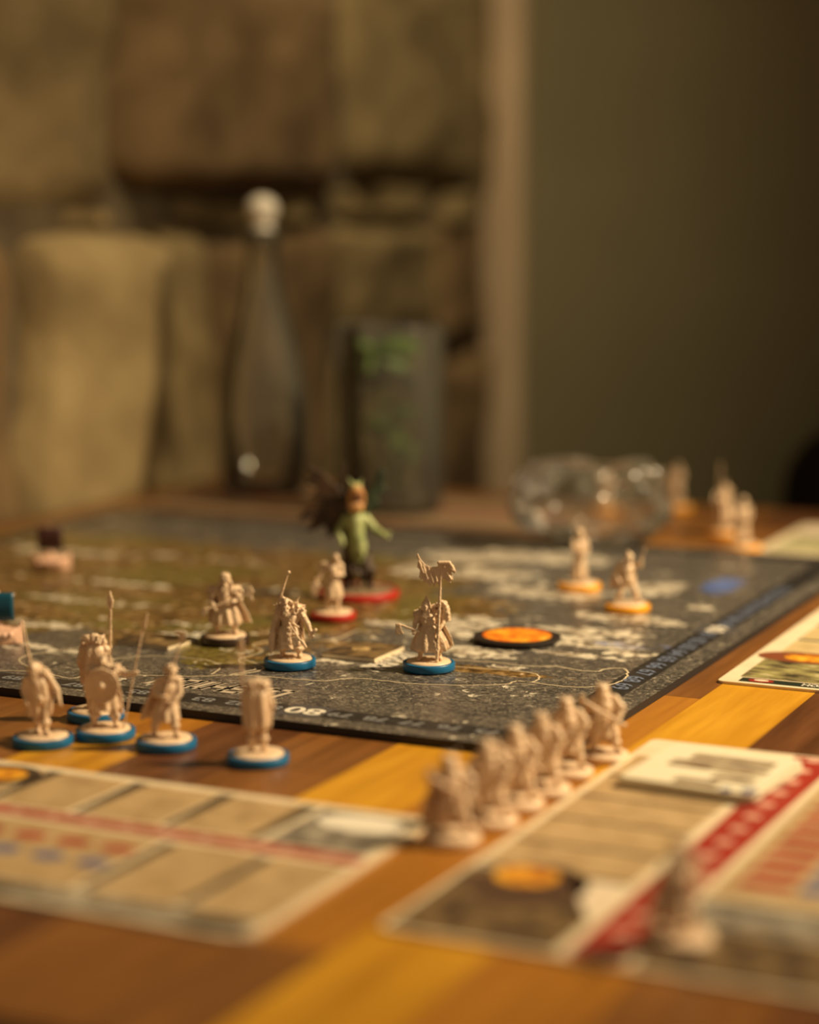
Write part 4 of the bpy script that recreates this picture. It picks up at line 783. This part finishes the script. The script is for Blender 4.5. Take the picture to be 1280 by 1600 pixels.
bmo('base', bm, noisy('rocky_base_paint', [(.35, (.08, .05, .03)), (.65, (.28, .20, .12))], 120, rough=.7), mon, False, .001)
def m1(bm):
    cap(bm, (0, -1, 19), (-1, -1, 38), 4.2, 4.6, 14); ball(bm, (-1, -1, 37), (5.6, 4.4, 5.5)); ball(bm, (1.2, -3, 24), (3.6, 3, 6)); cap(bm, (-.8, -1.4, 42), (-1, -2, 50), 3, 2.6); cap(bm, (0, -2.5, 30), (2, -4, 21), 3.4, 2.0); ball(bm, (-1, -1.6, 53.5), (3.4, 3.6, 4.2))
    cap(bm, (4, -1, 39), (9, -2, 33), 2.4, 2); cap(bm, (9, -2, 33), (13.5, -5, 31), 2.1, 1.6); hand(bm, (13.5, -5, 31), (1, -.5, .1)); cap(bm, (13.6, -5, 31), (16.5, -6, 32.5), 1.3, .7); cap(bm, (13.6, -5, 31), (16.2, -6.5, 29.6), 1.2, .6)
    cap(bm, (-6, 0, 39), (-10, -1, 33), 2.4, 1.9); cap(bm, (-10, -1, 33), (-8, -5, 27), 2, 1.4); hand(bm, (-8, -5, 27), (.2, -.4, -1)); cone(bm, (-3, -1, 56.5), (-5, -1.6, 60), 1.1, .2); cone(bm, (1, -1, 56.5), (2, -1.6, 60), 1.1, .2)
def m2(bm):
    cap(bm, (-3, 1, 19), (-7, -1, 12), 4.6, 3.6); cap(bm, (-7, -1, 12), (-6, 1, 4), 3.2, 2); cap(bm, (2, 1, 19), (6, -1.5, 12), 4.6, 3.6); cap(bm, (6, -1.5, 12), (6, 0, 4), 3.2, 2)
    for x in (-6, 6): cap(bm, (x, 0, 3.6), (x + .6, -4.5, 3.2), 2.2, 1.6)
    fur(bm, (-1, 1, 13), (9, 6, 7), 90, 4, 1, 1.4); ball(bm, (-1, 1.5, 16), (6.5, 4, 5)); cap(bm, (-5, 2.4, 20), (-4.5, 2.6, 40), 3.4, 3)
def m3(bm):
    P = [(-4, 40), (-9, 50), (-17, 62), (-26, 66), (-22, 60), (-27, 57), (-20, 54), (-24, 49), (-16, 48), (-26, 44), (-31, 38), (-22, 39), (-27, 31), (-17, 35), (-15, 28), (-10, 33), (-5, 34)]
    slab(bm, P, 2, 3.6); cap(bm, (-5, 2.8, 40), (-11, 2.8, 56), 1.3, 1); cap(bm, (-11, 2.8, 56), (-6, 2.8, 66), .9, .4); cap(bm, (-11, 2.8, 54), (-26, 2.8, 65.5), 1, .5); cap(bm, (-8, 2.8, 47), (-30, 2.8, 38.5), 1, .5); cap(bm, (-7, 2.8, 44), (-26, 2.8, 31.6), .9, .4); cap(bm, (-6, 2.8, 44), (-7, 2.8, 68), 1.1, .4)
def m4(bm): slab(bm, [(3, 42), (5, 52), (9, 58), (12, 66), (14, 60), (12, 56), (15, 54), (10, 50), (11, 45), (7, 42)], 2.4, 3.8); cap(bm, (4, 3, 44), (10.6, 3, 62), 1.1, .5)
def m5(bm): ball(bm, (-.6, -4.4, 53.6), (3.6, 2.6, 3.0)); ball(bm, (-.9, -4.0, 45.4), (4.4, 3.0, 3.4)); cap(bm, (-3.9, -4.2, 52), (-3.9, -4.0, 47), 1.2); cap(bm, (2.5, -4.2, 52), (2.5, -4.0, 47), 1.2)
mpart('body', m1, GREEN); mpart('legs', m2, WING); mpart('wing', m3, WING); mpart('wing', m4, DKG); mpart('gaping_jaw', m5, MUZ, .4)
def m6(bm): ball(bm, (-.8, -4.6, 49.6), (2.9, 2.0, 2.6))
mpart('open_mouth', m6, mat('mouth_red_brown', (.10, .03, .015), .6), .4)
# ---------------------------------------------------------------- two ship tokens at the left
PINK = noisy('pink_plastic', [(.3, (.70, .42, .30)), (.7, (.80, .52, .38))], 200, rough=.45)
def ship(px_, py_, sail, label, rz=0):
    X, Y = at(px_, py_, BT); root = empty('ship_figurine', (X, Y, BZ), 0, label, 'figurine', 'ship tokens at the left of the board')
    def hull(bm):
        rings(bm, [[(x * 1.0, y * k * math.sqrt(max(.03, 1 - (x / 11.5) ** 2)), z + .004 * x * x * z) for x, y in ((11, 0), (8, 4.2), (4, 5.6), (0, 6), (-4, 5.6), (-8, 4.2), (-11, 0), (-8, -4.2), (-4, -5.6), (0, -6), (4, -5.6), (8, -4.2))] for z, k in ((0, .75), (2, 1), (4.6, 1.1), (6, .9))])
        for s in (-1, 1): cap(bm, (s * 9, 0, 5), (s * 10.4, 0, 10), 1.1, .6)
        for k in range(-2, 3): ball(bm, (k * 3, -5.2, 4.6), 1.3)
        ball(bm, (0, 0, 6), (7, 3.4, 2.6)); cap(bm, (0, 0, 6), (0, 0, 12), 2.2, .8)
    me = sculpt('hull', hull, .4); me.materials.append(PINK); o = mo('hull', me, None, root); o.rotation_euler = (0, 0, ANG + rz)
    bm = bmesh.new()
    cap(bm, (0, 0, 6), (0, 0, 24), .6, .5); cap(bm, (-7, 0, 22.6), (7, 0, 22.6), .5)
    o = bmo('mast', bm, PINK, root, True, .001); o.rotation_euler = (0, 0, ANG + rz)
    bm = bmesh.new(); n = 8
    rings(bm, [[(x, -1.4 * math.sin(PI * (z - 10.5) / 13) - .9, z) for x in [-7 + 14.0 * k / n for k in range(n + 1)]] + [(x, -1.4 * math.sin(PI * (z - 10.5) / 13) - .1, z) for x in [7 - 14.0 * k / n for k in range(n + 1)]] for z in [10.5 + 13 * j / 6 for j in range(7)]])
    o = bmo('sail', bm, sail, root, True, .001); o.rotation_euler = (0, 0, ANG + rz)
ship(0, 1006, mat('teal_blue_plastic', (.004, .075, .13), .4), 'pinkish token with a square blue sail at the left edge of the board')
ship(80, 890, mat('maroon_plastic', (.045, .012, .010), .5), 'blurred pink token with a square dark red sail, by the stone wall')
# ---------------------------------------------------------------- bottle, tumbler, clear bag
def film(name, haze, tint, rough):
    m = bpy.data.materials.new(name); m.use_nodes = True; nt = m.node_tree; nt.nodes.clear()
    out = nt.nodes.new('ShaderNodeOutputMaterial'); tr = nt.nodes.new('ShaderNodeBsdfTransparent'); tr.inputs[0].default_value = (*tint, 1); gl = nt.nodes.new('ShaderNodeBsdfGlossy'); gl.inputs['Roughness'].default_value = rough
    df = nt.nodes.new('ShaderNodeBsdfDiffuse'); df.inputs[0].default_value = (.75, .72, .60, 1)
    fr = nt.nodes.new('ShaderNodeFresnel'); fr.inputs[0].default_value = 1.5; a = nt.nodes.new('ShaderNodeMixShader'); b = nt.nodes.new('ShaderNodeMixShader'); b.inputs[0].default_value = haze
    nt.links.new(fr.outputs[0], a.inputs[0]); nt.links.new(tr.outputs[0], a.inputs[1]); nt.links.new(gl.outputs[0], a.inputs[2])
    nt.links.new(a.outputs[0], b.inputs[1]); nt.links.new(df.outputs[0], b.inputs[2]); nt.links.new(b.outputs[0], out.inputs[0]); return m
FILM = film('clear_film', .07, (.98, .97, .955), .18)
GL = film('clear_glass', .055, (.985, .985, .965), .08)
WAT = film('cloudy_water', .11, (.95, .96, .88), .08)
X, Y = at(414, 772)
bt = empty('glass_bottle', (X, Y, TOP + .00135), 0, 'tall clear glass bottle with a round stopper, its glint painted white, against the stone wall', 'bottle')
outer = [(.026, 0), (.031, .004), (.032, .03), (.0315, .06), (.027, .095), (.019, .125), (.0125, .150), (.0115, .178), (.0135, .180), (.0135, .186), (.0115, .188)]
bm = bmesh.new(); lathe(bm, outer + [(.0095, .188), (.0095, .150), (.0165, .125), (.0245, .095), (.029, .060), (.0295, .012), (.024, .008), (.001, .009)], 48)
bmo('bottle_body', bm, GL, bt, True)
bm = bmesh.new(); lathe(bm, [(.0005, .178), (.0092, .179), (.0088, .189), (.006, .192), (.010, .197), (.0115, .203), (.009, .209), (.003, .212), (.0005, .2125)], 32); bmo('stopper', bm, mat('stopper_glint_white', (.85, .80, .70), .15), bt, True)  # white body colour stands in for the lamp highlight on the stopper
X, Y = at(610, 800)
tm = empty('glass_tumbler', (X, Y, TOP + .00135), 0, 'straight clear tumbler of water and mint behind the green monster', 'glass')
bm = bmesh.new(); lathe(bm, [(.030, 0), (.0345, .002), (.0358, .012), (.0368, .124), (.0362, .126), (.0350, .124), (.0338, .014), (.030, .010), (.001, .010)], 56); bmo('glass_wall', bm, GL, tm, True)
bm = bmesh.new(); lathe(bm, [(.001, .0103), (.0296, .0103), (.0333, .0145), (.0346, .094), (.001, .094)], 48); bmo('water', bm, WAT, tm, True)
LEAF = noisy('mint_leaf', [(.3, (.045, .11, .012)), (.7, (.10, .19, .028))], 120, rough=.5)
mint = empty('mint_sprig', (X, Y, TOP + .012), 0, 'green mint sprig standing in the clear tumbler', 'herb')
bm = bmesh.new(); 
P = [(0.004, 0, .003), (0, 0, .03), (-.006, .002, .06), (-.010, .002, .085), (-.014, .001, .098)]
for a, b in zip(P, P[1:]): cap(bm, a, b, .0012)
bmo('stem', bm, LEAF, mint, True)
def leaf(p, d, L, Wd):
    bm = bmesh.new(); p = Vector(p); d = Vector(d).normalized(); s = d.cross(Vector((0, 0, 1))).normalized(); s.rotate(Matrix.Rotation(math.radians(58 if s.y * d.x - s.x * d.y < 0 else -58), 3, d)); u = s.cross(d); rs = []
    for k in range(7):
        t = k / 6; w = Wd * math.sin(PI * min(.97, t * .93 + .04)) ** .8; c = p + d * L * t - u * L * .25 * t * t
        rs.append([c - s * w, c - u * w * .25 - u * .0002, c + s * w, c - u * w * .25 + u * .0002])
    rings(bm, rs); bmo('leaf', bm, LEAF, mint, True)
for a in (((-.014, .001, .098), (-1, -.3, .1), .016, .009), ((-.014, .001, .098), (1, -.2, .14), .036, .009), ((-.013, 0, .097), (.2, -1, .1), .022, .008), ((-.013, 0, .097), (-.2, 1, .1), .020, .008), ((-.012, .0, .092), (-.5, -.7, -.8), .026, .012), ((-.012, .0, .092), (.8, .5, -.1), .026, .009),
          ((-.012, 0, .096), (-.2, -.6, -1), .024, .011), ((-.001, 0, .050), (1, -.4, .5), .022, .010), ((-.001, 0, .044), (-.9, .2, .2), .020, .009), ((.001, 0, .036), (.5, .8, .1), .022, .010), ((.003, 0, .024), (.6, -.8, .3), .022, .010), ((.002, 0, .03), (.9, .2, -.1), .022, .010), ((.003, 0, .014), (.5, -.8, .1), .020, .009)): leaf(*a)
# crumpled clear bag: a thin closed skin
X, Y = at(925, 862)
bm = bmesh.new(); bmesh.ops.create_icosphere(bm, subdivisions=5, radius=1)
for v in bm.verts:
    p = v.co.copy(); th_ = math.atan2(p.y, p.x)
    n_ = abs(noise.noise(p * 1.7 + Vector((3, 1, 4)))) * .42 + abs(noise.noise(p * 4.2 + Vector((1, 7, 2)))) * .2 + abs(noise.noise(p * 9)) * .12
    s = 1.14 - n_
    valley = .34 * math.exp(-((p.x - .12) / .26) ** 2) * max(0, p.z)         # dip between the two humps
    v.co = Vector((p.x * s * .047, p.y * s * .030, max(0, (p.z * s * (1 - valley) * .5 + .46) * .060)))
bag = bmo('clear_plastic_bag', bm, FILM, None, True); bag.location = (X, Y, ZB + .0004); bag.rotation_euler = (0, 0, ANG)
bag.data.materials[0] = FILM
tag(bag, 'crumpled clear plastic bag with two humps behind the orange based figures', 'bag')
